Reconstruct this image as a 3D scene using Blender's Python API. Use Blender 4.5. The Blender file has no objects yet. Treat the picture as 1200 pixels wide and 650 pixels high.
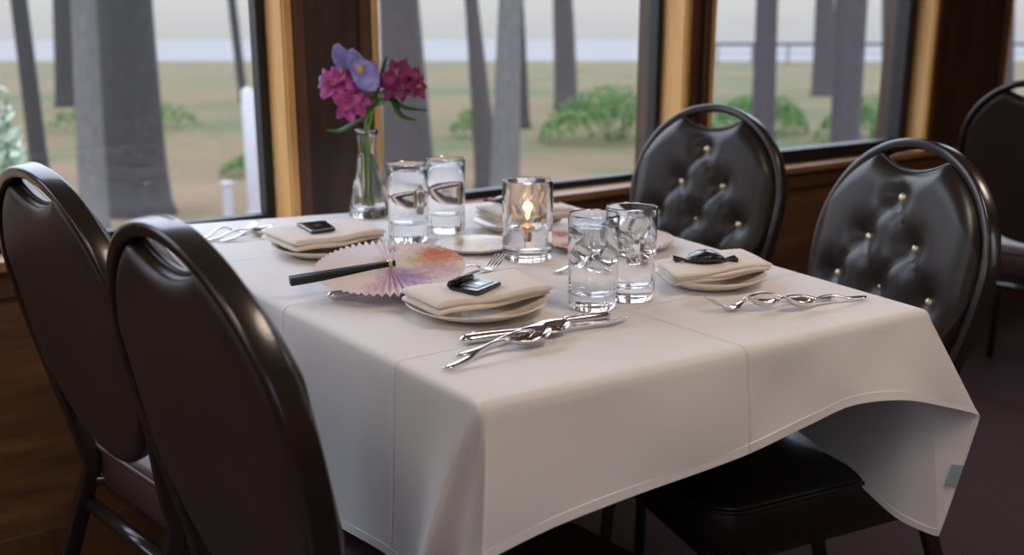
import bpy, bmesh, math, random
from mathutils import Vector, Matrix

random.seed(7)
PI = math.pi
SC = bpy.context.scene
COL = SC.collection

# ------------------------------------------------------------------ camera
F_PX, PITCH, HEAD, CAM_Z = 1150.0, math.atan(280 / 1150.0), math.radians(36.7), 1.13
cam_d = bpy.data.cameras.new('camera')
cam = bpy.data.objects.new('camera', cam_d)
COL.objects.link(cam)
cam_d.sensor_width = 36.0
cam_d.lens = F_PX / 1200.0 * 36.0
cam_d.clip_start, cam_d.clip_end = 0.05, 3000
cam.location = (0, 0, CAM_Z)
cam.rotation_euler = (PI / 2 - PITCH, 0, -HEAD)
cam_d.dof.use_dof = True
cam_d.dof.focus_distance = 1.36
cam_d.dof.aperture_fstop = 3.4
SC.camera = cam
SC.cycles.max_bounces = 32
SC.cycles.transmission_bounces = 28
SC.cycles.glossy_bounces = 8
SC.cycles.transparent_max_bounces = 24
CAM_RIGHT = Vector((math.cos(HEAD), -math.sin(HEAD), 0))
CAM_FWD = Vector((math.sin(HEAD), math.cos(HEAD), 0))

# ------------------------------------------------------------------ world, exposure
SC.view_settings.view_transform = 'Standard'
SC.view_settings.look = 'None'
SC.view_settings.gamma = 1.0
SC.view_settings.use_curve_mapping = False
SC.view_settings.exposure = 0.11
SKY = 1.0
w = bpy.data.worlds.new('overcast_sky')
SC.world = w
w.use_nodes = True
nt = w.node_tree
nt.nodes.clear()
wo = nt.nodes.new('ShaderNodeOutputWorld')
bg = nt.nodes.new('ShaderNodeBackground')
tc = nt.nodes.new('ShaderNodeTexCoord')
sx = nt.nodes.new('ShaderNodeSeparateXYZ')
rp = nt.nodes.new('ShaderNodeValToRGB')
nt.links.new(tc.outputs['Generated'], sx.inputs[0])
nt.links.new(sx.outputs['Z'], rp.inputs[0])
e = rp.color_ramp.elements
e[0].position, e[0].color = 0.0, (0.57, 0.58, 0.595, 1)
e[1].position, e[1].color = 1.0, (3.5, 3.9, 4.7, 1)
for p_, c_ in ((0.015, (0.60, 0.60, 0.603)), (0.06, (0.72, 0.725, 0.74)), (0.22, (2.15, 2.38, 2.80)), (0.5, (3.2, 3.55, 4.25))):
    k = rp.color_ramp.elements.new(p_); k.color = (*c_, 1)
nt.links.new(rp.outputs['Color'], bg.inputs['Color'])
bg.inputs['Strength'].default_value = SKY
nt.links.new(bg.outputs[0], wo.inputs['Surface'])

# ------------------------------------------------------------------ materials
def mat(name, col=(.5, .5, .5), rough=.5, metal=0.0, **kw):
    m = bpy.data.materials.new(name)
    m.use_nodes = True
    b = m.node_tree.nodes['Principled BSDF']
    b.inputs['Base Color'].default_value = (*col, 1)
    b.inputs['Roughness'].default_value = rough
    b.inputs['Metallic'].default_value = metal
    for k_, v in kw.items():
        b.inputs[k_.replace('_', ' ')].default_value = v
    return m

def N(m, t, **kw):
    n = m.node_tree.nodes.new(t)
    for k_, v in kw.items():
        setattr(n, k_, v)
    return n

def L(m, a, b):
    m.node_tree.links.new(a, b)

def bsdf(m):
    return m.node_tree.nodes['Principled BSDF']

def ramp(m, fac, stops):
    r = N(m, 'ShaderNodeValToRGB')
    el = r.color_ramp.elements
    el[0].position, el[0].color = stops[0][0], (*stops[0][1], 1)
    el[1].position, el[1].color = stops[-1][0], (*stops[-1][1], 1)
    for p, c in stops[1:-1]:
        q = el.new(p); q.color = (*c, 1)
    L(m, fac, r.inputs[0])
    return r.outputs['Color']

def noise(m, scale, detail=4, rough=.55, stretch=None, coord='Object'):
    t = N(m, 'ShaderNodeTexCoord')
    n = N(m, 'ShaderNodeTexNoise')
    n.inputs['Scale'].default_value = scale
    n.inputs['Detail'].default_value = detail
    n.inputs['Roughness'].default_value = rough
    if stretch:
        mp = N(m, 'ShaderNodeMapping')
        mp.inputs['Scale'].default_value = stretch
        L(m, t.outputs[coord], mp.inputs[0]); L(m, mp.outputs[0], n.inputs['Vector'])
    else:
        L(m, t.outputs[coord], n.inputs['Vector'])
    return n.outputs['Fac']

def bump(m, h, strength=.2, dist=.002):
    b = N(m, 'ShaderNodeBump')
    b.inputs['Strength'].default_value = strength
    b.inputs['Distance'].default_value = dist
    L(m, h, b.inputs['Height'])
    L(m, b.outputs[0], bsdf(m).inputs['Normal'])
    return b

def wood(name, c0, c1, c2, stretch, rough=.38, scale=6):
    m = mat(name, c1, rough)
    f = noise(m, scale, 7, .62, stretch)
    L(m, ramp(m, f, [(.3, c0), (.5, c1), (.72, c2)]), bsdf(m).inputs['Base Color'])
    bump(m, f, .15, .002)
    return m

M = {}
M['wall_wood'] = wood('dark_panel_wood', (.055, .023, .008), (.125, .055, .020), (.20, .092, .034), (.6, 3, 5), .42)
M['post_wood'] = wood('dark_post_wood', (.024, .012, .006), (.046, .023, .012), (.07, .036, .018), (4, 4, .5), .4)
M['jamb_wood'] = wood('golden_jamb_wood', (.66, .34, .11), (.76, .43, .155), (.82, .50, .20), (5, 5, .5), .4)
M['casing_wood'] = wood('brown_casing_wood', (.07, .028, .011), (.105, .046, .018), (.14, .065, .026), (5, 5, .5), .35)
M['sill_wood'] = wood('sill_wood', (.22, .10, .045), (.29, .145, .065), (.36, .19, .09), (.6, 5, 5), .35)
M['gasket'] = mat('black_window_frame', (.006, .0065, .0075), .5)
M['ceiling'] = mat('ceiling_paint', (.62, .55, .46), .7)
M['lamp_metal'] = mat('lamp_metal', (.25, .18, .1), .35, 1.0)

m = M['carpet'] = mat('burgundy_carpet', (.05, .02, .02), .95)
f = noise(m, 160, 3, .7)
L(m, ramp(m, f, [(.35, (.025, .010, .011)), (.55, (.042, .017, .017)), (.72, (.085, .042, .036))]), bsdf(m).inputs['Base Color'])
bump(m, f, .6, .004)

m = M['cloth'] = mat('white_tablecloth', (.83, .80, .80), .85)
bsdf(m).inputs['Sheen Weight'].default_value = .1
t = N(m, 'ShaderNodeTexCoord'); s = N(m, 'ShaderNodeSeparateXYZ'); L(m, t.outputs['Object'], s.inputs[0])
acc = None
for ax, pos in (('X', .922), ('Y', .965), ('Y', 1.276), ('Y', 1.6)):
    a = N(m, 'ShaderNodeMath', operation='SUBTRACT'); L(m, s.outputs[ax], a.inputs[0]); a.inputs[1].default_value = pos
    b = N(m, 'ShaderNodeMath', operation='ABSOLUTE'); L(m, a.outputs[0], b.inputs[0])
    c = N(m, 'ShaderNodeMapRange'); c.interpolation_type = 'SMOOTHSTEP'
    L(m, b.outputs[0], c.inputs['Value'])
    c.inputs['From Min'].default_value = 0; c.inputs['From Max'].default_value = .0035
    c.inputs['To Min'].default_value = 1; c.inputs['To Max'].default_value = 0
    if acc is None: acc = c.outputs[0]
    else:
        d = N(m, 'ShaderNodeMath', operation='ADD'); L(m, acc, d.inputs[0]); L(m, c.outputs[0], d.inputs[1]); acc = d.outputs[0]
nz = noise(m, 9, 3, .5)
d = N(m, 'ShaderNodeMath', operation='MULTIPLY_ADD'); L(m, nz, d.inputs[0]); d.inputs[1].default_value = 2.2; L(m, acc, d.inputs[2])
bump(m, d.outputs[0], .8, .0022)

def vinyl(name, c, rough):
    m = mat(name, c, rough)
    f = noise(m, 260, 3, .6)
    bump(m, f, .12, .001)
    g = noise(m, 7, 3, .5)
    L(m, ramp(m, g, [(.3, tuple(x * .8 for x in c)), (.7, tuple(x * 1.25 for x in c))]), bsdf(m).inputs['Base Color'])
    return m
M['vinyl'] = vinyl('dark_brown_vinyl', (.0215, .0150, .0125), .34)
M['vinyl_back'] = vinyl('maroon_brown_vinyl', (.030, .0155, .013), .40)
M['vinyl_seat'] = vinyl('plum_brown_vinyl', (.060, .026, .026), .40)
M['hoop'] = mat('brown_enamel_frame', (.021, .0135, .011), .24)
M['hoop'].node_tree.nodes['Principled BSDF'].inputs['Coat Weight'].default_value = .3
M['brass'] = mat('brass_button', (.86, .72, .44), .38, .85)
M['silver'] = mat('polished_cutlery_steel', (.74, .72, .70), .13, 1.0)
M['napkin'] = mat('cream_napkin', (.86, .765, .69), .9)
bump(M['napkin'], noise(M['napkin'], 400, 2, .6), .25, .0008)
M['plate'] = mat('cream_china', (.86, .77, .66), .22)
M['black_foil'] = mat('black_foil', (.010, .011, .012), .26)
M['black_foil'].node_tree.nodes['Principled BSDF'].inputs['Coat Weight'].default_value = .4
bump(M['black_foil'], noise(M['black_foil'], 120, 2, .5), .5, .0015)
M['silver_foil'] = mat('grey_green_label', (.22, .27, .27), .3, .5)
M['foil_shine'] = mat('silver_foil', (.75, .75, .76), .2, 1.0)
M['handle_black'] = mat('black_lacquer', (.012, .013, .012), .35)
M['stem'] = mat('flower_stem_green', (.17, .36, .06), .5)
M['leaf'] = mat('flower_leaf_green', (.045, .13, .028), .45)
M['label'] = mat('grey_blue_cloth_tag', (.36, .45, .50), .8)
M['wick'] = mat('amber_wick_holder', (.62, .33, .12), .3, .6)
M['table_wood'] = mat('dark_table_base', (.02, .015, .012), .5)

def petal_mat(name, c0, c1, c2):
    m = mat(name, c1, .55)
    f = noise(m, 55, 3, .5)
    L(m, ramp(m, f, [(.3, c0), (.5, c1), (.7, c2)]), bsdf(m).inputs['Base Color'])
    bsdf(m).inputs['Subsurface Weight'].default_value = .15
    bsdf(m).inputs['Subsurface Radius'].default_value = (.004, .002, .004)
    return m
M['magenta'] = petal_mat('magenta_petal', (.36, .035, .22), (.52, .07, .33), (.66, .16, .45))
M['plum'] = petal_mat('plum_petal', (.20, .018, .11), (.32, .032, .18), (.44, .08, .27))
M['iris'] = petal_mat('iris_violet_petal', (.20, .19, .55), (.30, .28, .68), (.42, .40, .78))
M['iris_yellow'] = mat('iris_yellow_throat', (.75, .50, .10), .6)

def glass_mat(name, ior=1.47, rough=0.0, col=(1, 1, 1)):
    m = bpy.data.materials.new(name); m.use_nodes = True
    n = m.node_tree.nodes; n.clear()
    o = n.new('ShaderNodeOutputMaterial'); g = n.new('ShaderNodeBsdfGlass')
    g.inputs['IOR'].default_value = ior; g.inputs['Roughness'].default_value = rough
    g.inputs['Color'].default_value = (*col, 1)
    m.node_tree.links.new(g.outputs[0], o.inputs['Surface'])
    return m
M['glass'] = glass_mat('clear_tumbler_glass', 1.48)
M['water'] = glass_mat('water', 1.33)
M['ice'] = glass_mat('cloudy_ice', 1.22, .05)
m = M['ice']; o = m.node_tree.nodes['Material Output']; g_ = m.node_tree.nodes['Glass BSDF']
td = N(m, 'ShaderNodeBsdfTranslucent'); td.inputs['Color'].default_value = (.92, .94, .95, 1)
mxi = N(m, 'ShaderNodeMixShader'); mxi.inputs[0].default_value = .10
L(m, g_.outputs[0], mxi.inputs[1]); L(m, td.outputs[0], mxi.inputs[2]); L(m, mxi.outputs[0], o.inputs['Surface'])
M['etch'] = mat('frosted_etching', (.9, .9, .9), .6, 0, Alpha=.6)
M['wick_oil'] = glass_mat('clear_lamp_oil', 1.40)

m = M['pane'] = bpy.data.materials.new('window_pane_glass'); m.use_nodes = True
m.node_tree.nodes.clear()
o = N(m, 'ShaderNodeOutputMaterial'); tr = N(m, 'ShaderNodeBsdfTransparent'); gl = N(m, 'ShaderNodeBsdfGlossy'); df = N(m, 'ShaderNodeBsdfTranslucent')
gl.inputs['Roughness'].default_value = .01
tr.inputs['Color'].default_value = (.985, .99, .99, 1)
lw = N(m, 'ShaderNodeLayerWeight'); lw.inputs['Blend'].default_value = .5
pw = N(m, 'ShaderNodeMath', operation='POWER'); L(m, lw.outputs['Facing'], pw.inputs[0]); pw.inputs[1].default_value = 5
fr = N(m, 'ShaderNodeMath', operation='MULTIPLY_ADD'); L(m, pw.outputs[0], fr.inputs[0]); fr.inputs[1].default_value = .42; fr.inputs[2].default_value = .02
mx = N(m, 'ShaderNodeMixShader'); mx2 = N(m, 'ShaderNodeMixShader'); mx2.inputs[0].default_value = .003
df.inputs['Color'].default_value = (.9, .9, .9, 1)
L(m, tr.outputs[0], mx2.inputs[1]); L(m, df.outputs[0], mx2.inputs[2])
L(m, fr.outputs[0], mx.inputs[0]); L(m, mx2.outputs[0], mx.inputs[1]); L(m, gl.outputs[0], mx.inputs[2])
L(m, mx.outputs[0], o.inputs['Surface'])

m = M['flame'] = bpy.data.materials.new('candle_flame'); m.use_nodes = True
m.node_tree.nodes.clear()
o = N(m, 'ShaderNodeOutputMaterial'); em = N(m, 'ShaderNodeEmission')
em.inputs['Color'].default_value = (1, .50, .16, 1); em.inputs['Strength'].default_value = 4.5
L(m, em.outputs[0], o.inputs['Surface'])
m = M['lamp_glow'] = bpy.data.materials.new('lamp_glow'); m.use_nodes = True
m.node_tree.nodes.clear()
o = N(m, 'ShaderNodeOutputMaterial'); em = N(m, 'ShaderNodeEmission')
em.inputs['Color'].default_value = (1, .72, .42, 1); em.inputs['Strength'].default_value = 9
L(m, em.outputs[0], o.inputs['Surface'])

def bark(name, c):
    m = mat(name, c, .95)
    f = noise(m, 7, 6, .65, (3, 3, .6))
    L(m, ramp(m, f, [(.3, tuple(x * .72 for x in c)), (.55, c), (.75, tuple(min(1, x * 1.3) for x in c))]), bsdf(m).inputs['Base Color'])
    bump(m, f, .8, .03)
    return m
M['bark_grey'] = bark('grey_bark', (.025, .022, .020))
M['bark_pale'] = bark('pale_bark', (.10, .092, .088))
M['bark_brown'] = bark('brown_grey_bark', (.047, .039, .036))
M['bark_violet'] = bark('violet_grey_bark', (.042, .034, .038))

m = M['grass'] = mat('dry_grass', (.3, .28, .14), 1.0)
f = noise(m, .13, 5, .6); g = noise(m, .5, 5, .65)
t = N(m, 'ShaderNodeTexCoord'); dt = N(m, 'ShaderNodeVectorMath', operation='DOT_PRODUCT'); L(m, t.outputs['Object'], dt.inputs[0]); dt.inputs[1].default_value = CAM_FWD
wob = N(m, 'ShaderNodeMath', operation='MULTIPLY_ADD'); L(m, g, wob.inputs[0]); wob.inputs[1].default_value = 9; L(m, dt.outputs['Value'], wob.inputs[2])
near = N(m, 'ShaderNodeMapRange'); L(m, wob.outputs[0], near.inputs['Value']); near.inputs['From Min'].default_value = 17; near.inputs['From Max'].default_value = 24
c_a = ramp(m, f, [(.42, (.084, .056, .014)), (.53, (.068, .052, .011)), (.61, (.032, .046, .005))])
c_b = ramp(m, g, [(.42, (.150, .084, .044)), (.55, (.112, .068, .028)), (.64, (.040, .056, .009))])
mxn = N(m, 'ShaderNodeMix', data_type='RGBA')
L(m, near.outputs[0], mxn.inputs['Factor']); L(m, c_b, mxn.inputs['A']); L(m, c_a, mxn.inputs['B']); L(m, mxn.outputs['Result'], bsdf(m).inputs['Base Color'])
M['lake'] = mat('pale_lake', (.165, .160, .157), .7, 0, Specular_IOR_Level=.05)
M['bush'] = mat('bush_leaf', (.05, .135, .018), .8)
M['bush_pale'] = mat('pale_blossom_leaf', (.38, .47, .35), .7)
M['bush_stem'] = mat('bush_stem', (.10, .07, .04), .9)
M['white_petal'] = mat('white_petal', (.55, .55, .53), .7)
M['fence'] = mat('weathered_fence_wood', (.10, .10, .105), .9)
M['post_white'] = mat('white_painted_post', (.36, .35, .38), .6)

# ------------------------------------------------------------------ helpers
class G:
    def __init__(s): s.v, s.f = [], []
    def add(s, v, f):
        o = len(s.v); s.v += [tuple(x) for x in v]; s.f += [tuple(i + o for i in q) for q in f]; return s
    def box(s, x0, x1, y0, y1, z0, z1):
        v = [(x, y, z) for z in (z0, z1) for y in (y0, y1) for x in (x0, x1)]
        return s.add(v, [(0, 2, 3, 1), (4, 5, 7, 6), (0, 1, 5, 4), (2, 6, 7, 3), (0, 4, 6, 2), (1, 3, 7, 5)])
    def grid(s, rows, closed=False, cap0=False, cap1=False):
        n = len(rows[0]); v = [p for r in rows for p in r]; f = []
        for i in range(len(rows) - 1):
            for j in range(n if closed else n - 1):
                k_ = (j + 1) % n
                f.append((i * n + j, i * n + k_, (i + 1) * n + k_, (i + 1) * n + j))
        if cap0: f.append(tuple(range(n))[::-1])
        if cap1: f.append(tuple(range((len(rows) - 1) * n, len(rows) * n)))
        return s.add(v, f)
    def lathe(s, prof, n=40, c=(0, 0, 0), mod=None):
        rows = []
        for i, (r, z) in enumerate(prof):
            rows.append([(c[0] + r * (mod(a, i) if mod else 1) * math.cos(a), c[1] + r * (mod(a, i) if mod else 1) * math.sin(a), c[2] + z)
                         for a in (2 * PI * j / n for j in range(n))])
        return s.grid(rows, True)
    def sweep(s, pts, sect, ups=None, closed=False, caps=True):
        pts = [Vector(p) for p in pts]; n = len(pts); rows = []
        for i, p in enumerate(pts):
            a = pts[i - 1] if (i > 0 or closed) else p
            b = pts[(i + 1) % n] if (i < n - 1 or closed) else p
            t = (b - a).normalized()
            up = Vector(ups[i]) if ups else (Vector((0, 0, 1)) if abs(t.z) < .9 else Vector((1, 0, 0)))
            sd = t.cross(up).normalized(); up = sd.cross(t).normalized()
            sc = sect(i / (n - 1)) if callable(sect) else sect
            rows.append([p + sd * q[0] + up * q[1] for q in sc])
        if closed: rows.append(rows[0])
        return s.grid(rows, True, caps and not closed, caps and not closed)
    def obj(s, name, m, parent=None, smooth=True, bevel=0, sub=0, loc=None, angle=None):
        me = bpy.data.meshes.new(name)
        me.from_pydata(s.v, [], s.f)
        bm = bmesh.new(); bm.from_mesh(me)
        bmesh.ops.remove_doubles(bm, verts=bm.verts, dist=1e-6)
        bmesh.ops.recalc_face_normals(bm, faces=bm.faces)
        bm.to_mesh(me); bm.free()
        me.materials.append(m if not isinstance(m, str) else M[m])
        o = bpy.data.objects.new(name, me); COL.objects.link(o)
        if smooth:
            for p in me.polygons: p.use_smooth = True
        if parent: o.parent = parent
        if loc: o.location = loc
        if bevel:
            b = o.modifiers.new('bevel', 'BEVEL'); b.width = bevel; b.segments = 2; b.limit_method = 'ANGLE'
        if sub:
            b = o.modifiers.new('sub', 'SUBSURF'); b.levels = sub; b.render_levels = sub
        if angle:
            bpy_set_sharp(me, angle)
        return o

def bpy_set_sharp(me, ang):
    bm = bmesh.new(); bm.from_mesh(me)
    for ed in bm.edges:
        if len(ed.link_faces) == 2 and ed.calc_face_angle(0) > ang: ed.smooth = False
    bm.to_mesh(me); bm.free()

def circ(r, n=10, ry=None):
    ry = r if ry is None else ry
    return [(r * math.cos(2 * PI * i / n), ry * math.sin(2 * PI * i / n)) for i in range(n)]

def rrect(w_, h_, r, n=3):
    out = []
    for cx, cy, a0 in ((w_ / 2 - r, h_ / 2 - r, 0), (-w_ / 2 + r, h_ / 2 - r, PI / 2), (-w_ / 2 + r, -h_ / 2 + r, PI), (w_ / 2 - r, -h_ / 2 + r, 1.5 * PI)):
        for i in range(n + 1):
            a = a0 + PI / 2 * i / n
            out.append((cx + r * math.cos(a), cy + r * math.sin(a)))
    return out

def thing(name, label, cat, loc=(0, 0, 0), rz=0.0, group=None):
    o = bpy.data.objects.new(name, None); COL.objects.link(o)
    o.empty_display_size = .05
    o.location = loc; o.rotation_euler = (0, 0, rz)
    o['label'] = label; o['category'] = cat
    if group: o['group'] = group
    return o

def tag(o, label, cat, group=None):
    o['label'] = label; o['category'] = cat
    if group: o['group'] = group
    return o

def struct(o):
    o['kind'] = 'structure'; return o

def sroot(name):
    o = bpy.data.objects.new(name, None); COL.objects.link(o); o['kind'] = 'structure'; o.empty_display_size = .05
    return o

def kids(o):
    return [c for c in bpy.data.objects if c.parent == o]

def dup(root, loc, rz, label=None, group=None):
    r = root.copy(); COL.objects.link(r); r.location = loc; r.rotation_euler = (0, 0, rz)
    if label: r['label'] = label
    if group: r['group'] = group
    for ch in kids(root):
        c = ch.copy(); COL.objects.link(c); c.parent = r
        for g in kids(ch):
            d = g.copy(); COL.objects.link(d); d.parent = c
    return r

def lerp(a, b, t): return a + (b - a) * t
def sstep(t):
    t = max(0., min(1., t)); return t * t * (3 - 2 * t)

def catmull(pts, n):
    pts = [Vector(p) for p in pts]; out = []
    for i in range(len(pts) - 1):
        p0, p1, p2, p3 = pts[max(i - 1, 0)], pts[i], pts[i + 1], pts[min(i + 2, len(pts) - 1)]
        for j in range(n):
            t = j / n
            out.append(.5 * ((2 * p1) + (p2 - p0) * t + (2 * p0 - 5 * p1 + 4 * p2 - p3) * t * t + (3 * p1 - p0 - 3 * p2 + p3) * t ** 3))
    out.append(pts[-1])
    return out

# ------------------------------------------------------------------ room shell
GL, YI = 2.15, 2.05            # glass plane, inner face of the window wall
XL, XR, YB, ZC = -2.2, 6.2, -1.15, 2.25
struct(G().box(XL - .1, XR + .1, YB - .1, GL + .15, -.05, 0).obj('floor', 'carpet', smooth=False))
struct(G().box(XL - .1, XR + .1, YB - .1, GL + .15, ZC, ZC + .08).obj('ceiling', 'ceiling', smooth=False))
wl_ = G().box(XL - .1, XL, YB, GL + .1, 0, .78).box(XL - .1, XL, YB, GL + .1, 1.8, ZC).box(XL - .1, XL, YB, 0, .78, 1.8).box(XL - .1, XL, 1.95, GL + .1, .78, 1.8)
struct(wl_.obj('wall_left', 'wall_wood', smooth=False))   # end wall; unseen opening added to throw daylight on the cloth's left hang
struct(G().box(XR, XR + .1, YB, GL + .1, 0, ZC).obj('wall_right', 'wall_wood', smooth=False))
WIN = [(-1.38, -.36), (-.10, .905), (1.143, 2.146), (2.2775, 3.44), (4.0, 5.1)]
ZT, ZS = 1.98, .712
wg = G()
wg.box(XL, XR, YI + .045, GL + .1, 0, ZS - .02)
wg.box(XL, XR, YI, GL + .1, ZT, ZC)
wall = struct(wg.obj('wall_back', 'wall_wood', smooth=False))
edges = [XL] + [x for a in WIN for x in a] + [XR]
for i in range(0, len(edges), 2):
    a, b = edges[i], edges[i + 1]
    G().box(a + .012, b - .012, YI - .002, GL + .1, ZS - .02, ZT).obj('pillar_panel', 'post_wood', wall, smooth=False, bevel=.003)
# long sill and its apron under the windows
sg = G().box(XL, XR, YI - .005, GL - .004, ZS - .018, ZS + .004)
struct(sg.obj('trim_1', 'sill_wood', smooth=False, bevel=.004))
struct(G().box(XL, XR, YI + .022, YI + .047, ZS - .075, ZS - .018).obj('trim_2', 'casing_wood', smooth=False, bevel=.003))
struct(G().box(XL, XR, YI + .018, YI + .046, 0, .14).obj('baseboard_back', 'casing_wood', smooth=False, bevel=.004))
# window wall opposite: same car, two openings
fg = G(); fg.box(XL, XR, YB - .1, YB, 0, .72); fg.box(XL, XR, YB - .1, YB, 1.72, ZC)
fe = [XL, -.75, -.2, 2.5, 3.05, XR]
for i in range(0, len(fe), 2):
    fg.box(fe[i], fe[i + 1], YB - .1, YB, .72, 1.72)
struct(fg.obj('wall_front', 'wall_wood', smooth=False))
for i, (a, b) in enumerate(WIN):
    wr = sroot('window_%d' % (i + 1))
    late = i == 3
    fw, fh, fd = (.05, .046, .04) if late else (.022, .02, .02)
    z0 = ZS + .004
    fr_ = G()
    fr_.box(a, b, GL - fd, GL + .02, z0, z0 + fh); fr_.box(a, b, GL - fd, GL + .02, ZT - fh, ZT)
    fr_.obj('window_frame', 'gasket', wr, smooth=False, bevel=.003)
    for x0, x1 in ((a, a + fw), (b - fw, b)):
        G().box(x0, x1, GL - fd, GL + .02, z0 + fh, ZT - fh).obj('frame_stile', 'gasket', wr, smooth=False, bevel=.003)
    G().box(a + fw * .5, b - fw * .5, GL, GL + .005, z0 + fh * .5, ZT - fh * .5).obj('pane', 'pane', wr, smooth=False)
    # wooden reveal and casing on both sides
    for x, s_ in ((a, -1), (b, 1)):
        x0, x1 = sorted((x, x + s_ * .016))
        G().box(x0, x1, YI - .004, GL + .02, z0, ZT).obj('jamb', 'jamb_wood', wr, smooth=False, bevel=.002)
        x0, x1 = sorted((x + s_ * .024, x + s_ * .052))
        G().box(x0, x1, YI - .014, YI + .01, z0, ZT).obj('casing', 'casing_wood', wr, smooth=False, bevel=.004)
        x0, x1 = sorted((x + s_ * .004, x + s_ * .022))
        G().box(x0, x1, YI - .011, YI + .0, z0, ZT).obj('bead', 'jamb_wood', wr, smooth=False, bevel=.002)

# ceiling lamps of the dining car (warm, above the frame)
def ceiling_lamp(x, y, label, watts):
    t_ = thing('ceiling_lamp', label, 'lamp', (x, y, ZC))
    G().lathe([(0, 0), (.09, 0), (.10, -.012), (.10, -.03), (.0, -.03)], 32).obj('lamp_base', 'lamp_metal', t_)
    G().lathe([(.095, -.03), (.16, -.05), (.17, -.085), (.13, -.12), (.06, -.14), (0, -.143)], 32).obj('lamp_shade', 'lamp_glow', t_)
    ld = bpy.data.lights.new('lamp_light', 'AREA'); ld.shape = 'DISK'; ld.size = .6; ld.energy = watts; ld.color = (1, .91, .84)
    lo = bpy.data.objects.new('lamp_light', ld); COL.objects.link(lo); lo.parent = t_; lo.location = (0, 0, -.16)
LAMP_W = 5.8
ceiling_lamp(-.75, .15, 'warm ceiling lamp above the seats left of the table', LAMP_W)
ceiling_lamp(1.05, .15, 'warm ceiling lamp above the set table', LAMP_W)
ceiling_lamp(3.2, .15, 'warm ceiling lamp above the next table', LAMP_W)

# ------------------------------------------------------------------ outdoors
ZG = -1.07
def shore(d, s_): return CAM_FWD * d + CAM_RIGHT * s_
gp = [shore(101, -260), shore(101, 260), shore(-60, 260), shore(-60, -260)]
gr = G()
rows = []
for i in range(41):
    t_ = i / 40; d = lerp(0, 101, t_)
    rows.append([(*(shore(d, s_).xy), ZG) for s_ in [-200 + 10 * q for q in range(41)]])
gr.grid(rows)
struct(gr.obj('ground', 'grass'))
G().grid([[(*(shore(d, s_).xy), ZG - 2.2) for s_ in (-2500, 2500)] for d in (101, 2800)]).obj('lake', 'lake')['kind'] = 'structure'

def tree(base, top, r0, r1, m_, label, name='tree_trunk'):
    H = 8.0; k_ = H / top[2]
    pts, n = [], 26
    rr = random.Random(int(base[0] * 100))
    ph = [rr.uniform(0, 6.28) for _ in range(5)]
    rows = []
    for i in range(n + 1):
        t_ = i / n; z = -.15 + t_ * (H + .15)
        cx = top[0] * k_ * t_ + .05 * r0 * math.sin(ph[0] + 5 * t_); cy = top[1] * k_ * t_ + .05 * r0 * math.sin(ph[1] + 4 * t_)
        r = lerp(r0, max(r1, r0 * .4), min(1, t_ * k_)) * (1 - .35 * max(0, t_ - .4))  * (1 + .30 * math.exp(-t_ * 40))
        rows.append([(cx + r * (1 + .05 * math.sin(3 * a + ph[2] + 3 * t_) + .03 * math.sin(7 * a + ph[3])) * math.cos(a),
                      cy + r * (1 + .05 * math.sin(3 * a + ph[2] + 3 * t_) + .03 * math.sin(7 * a + ph[3])) * math.sin(a), z) for a in (2 * PI * j / 20 for j in range(20))])
    o = thing('tree', label, 'tree', (base[0], base[1], ZG))
    G().grid(rows, True, True, True).obj('trunk', m_, o)
    return o
TREES = [
 ((3.21, 16.60), (.13, .75, 2.78), .133, .125, 'bark_grey', 'thin dark leaning tree at the far left of the left window'),
 ((7.81, 35.29), (.41, .74, 3.44), .311, .283, 'bark_grey', 'distant grey tree left of the pale slim trunk in the left window'),
 ((2.79, 11.86), (.27, .55, 2.55), .160, .13, 'bark_pale', 'pale slim tree just left of the thickest trunk'),
 ((3.65, 12.92), (.23, .64, 2.68), .410, .345, 'bark_grey', 'thickest dark grey tree trunk in the left window'),
 ((13.43, 33.89), (.17, .94, 3.52), .151, .151, 'bark_grey', 'very thin distant tree at the right side of the left window'),
 ((7.80, 13.18), (.30, .62, 2.78), .400, .31, 'bark_brown', 'broad grey tree behind the magenta flowers at the edge of the middle window'),
 ((8.30, 11.72), (.20, .69, 2.75), .185, .10, 'bark_brown', 'slim dark tree just left of the whitish trunk in the middle window'),
 ((7.82, 10.65), (.45, .49, 2.71), .209, .157, 'bark_pale', 'whitish tree trunk in the centre of the middle window'),
 ((15.07, 19.93), (.37, .68, 3.14), .280, .216, 'bark_grey', 'dark tree half hidden behind the whitish trunk'),
 ((20.38, 24.42), (.38, .74, 3.39), .382, .314, 'bark_brown', 'grey tree rising out of the green bush in the middle window'),
 ((15.48, 12.55), (.51, .51, 2.93), .235, .210, 'bark_violet', 'straight violet grey tree alone in the third window'),
 ((33.45, 24.29), (.62, .66, 3.68), .439, .372, 'bark_violet', 'distant tree close behind the leaning tree in the third window'),
 ((16.15, 11.17), (.55, .47, 2.91), .259, .291, 'bark_violet', 'thick leaning violet grey tree in the third window'),
 ((24.97, 15.91), (.45, .65, 3.24), .16, .15, 'bark_violet', 'thin tree at the right frame of the third window'),
 ((24.96, 12.56), (.51, .57, 3.14), .151, .129, 'bark_violet', 'slim tree in the narrow rightmost window'),
]
for b_, t_, r0, r1, m_, lb in TREES: tree(b_, t_, r0, r1, m_, lb)

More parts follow.
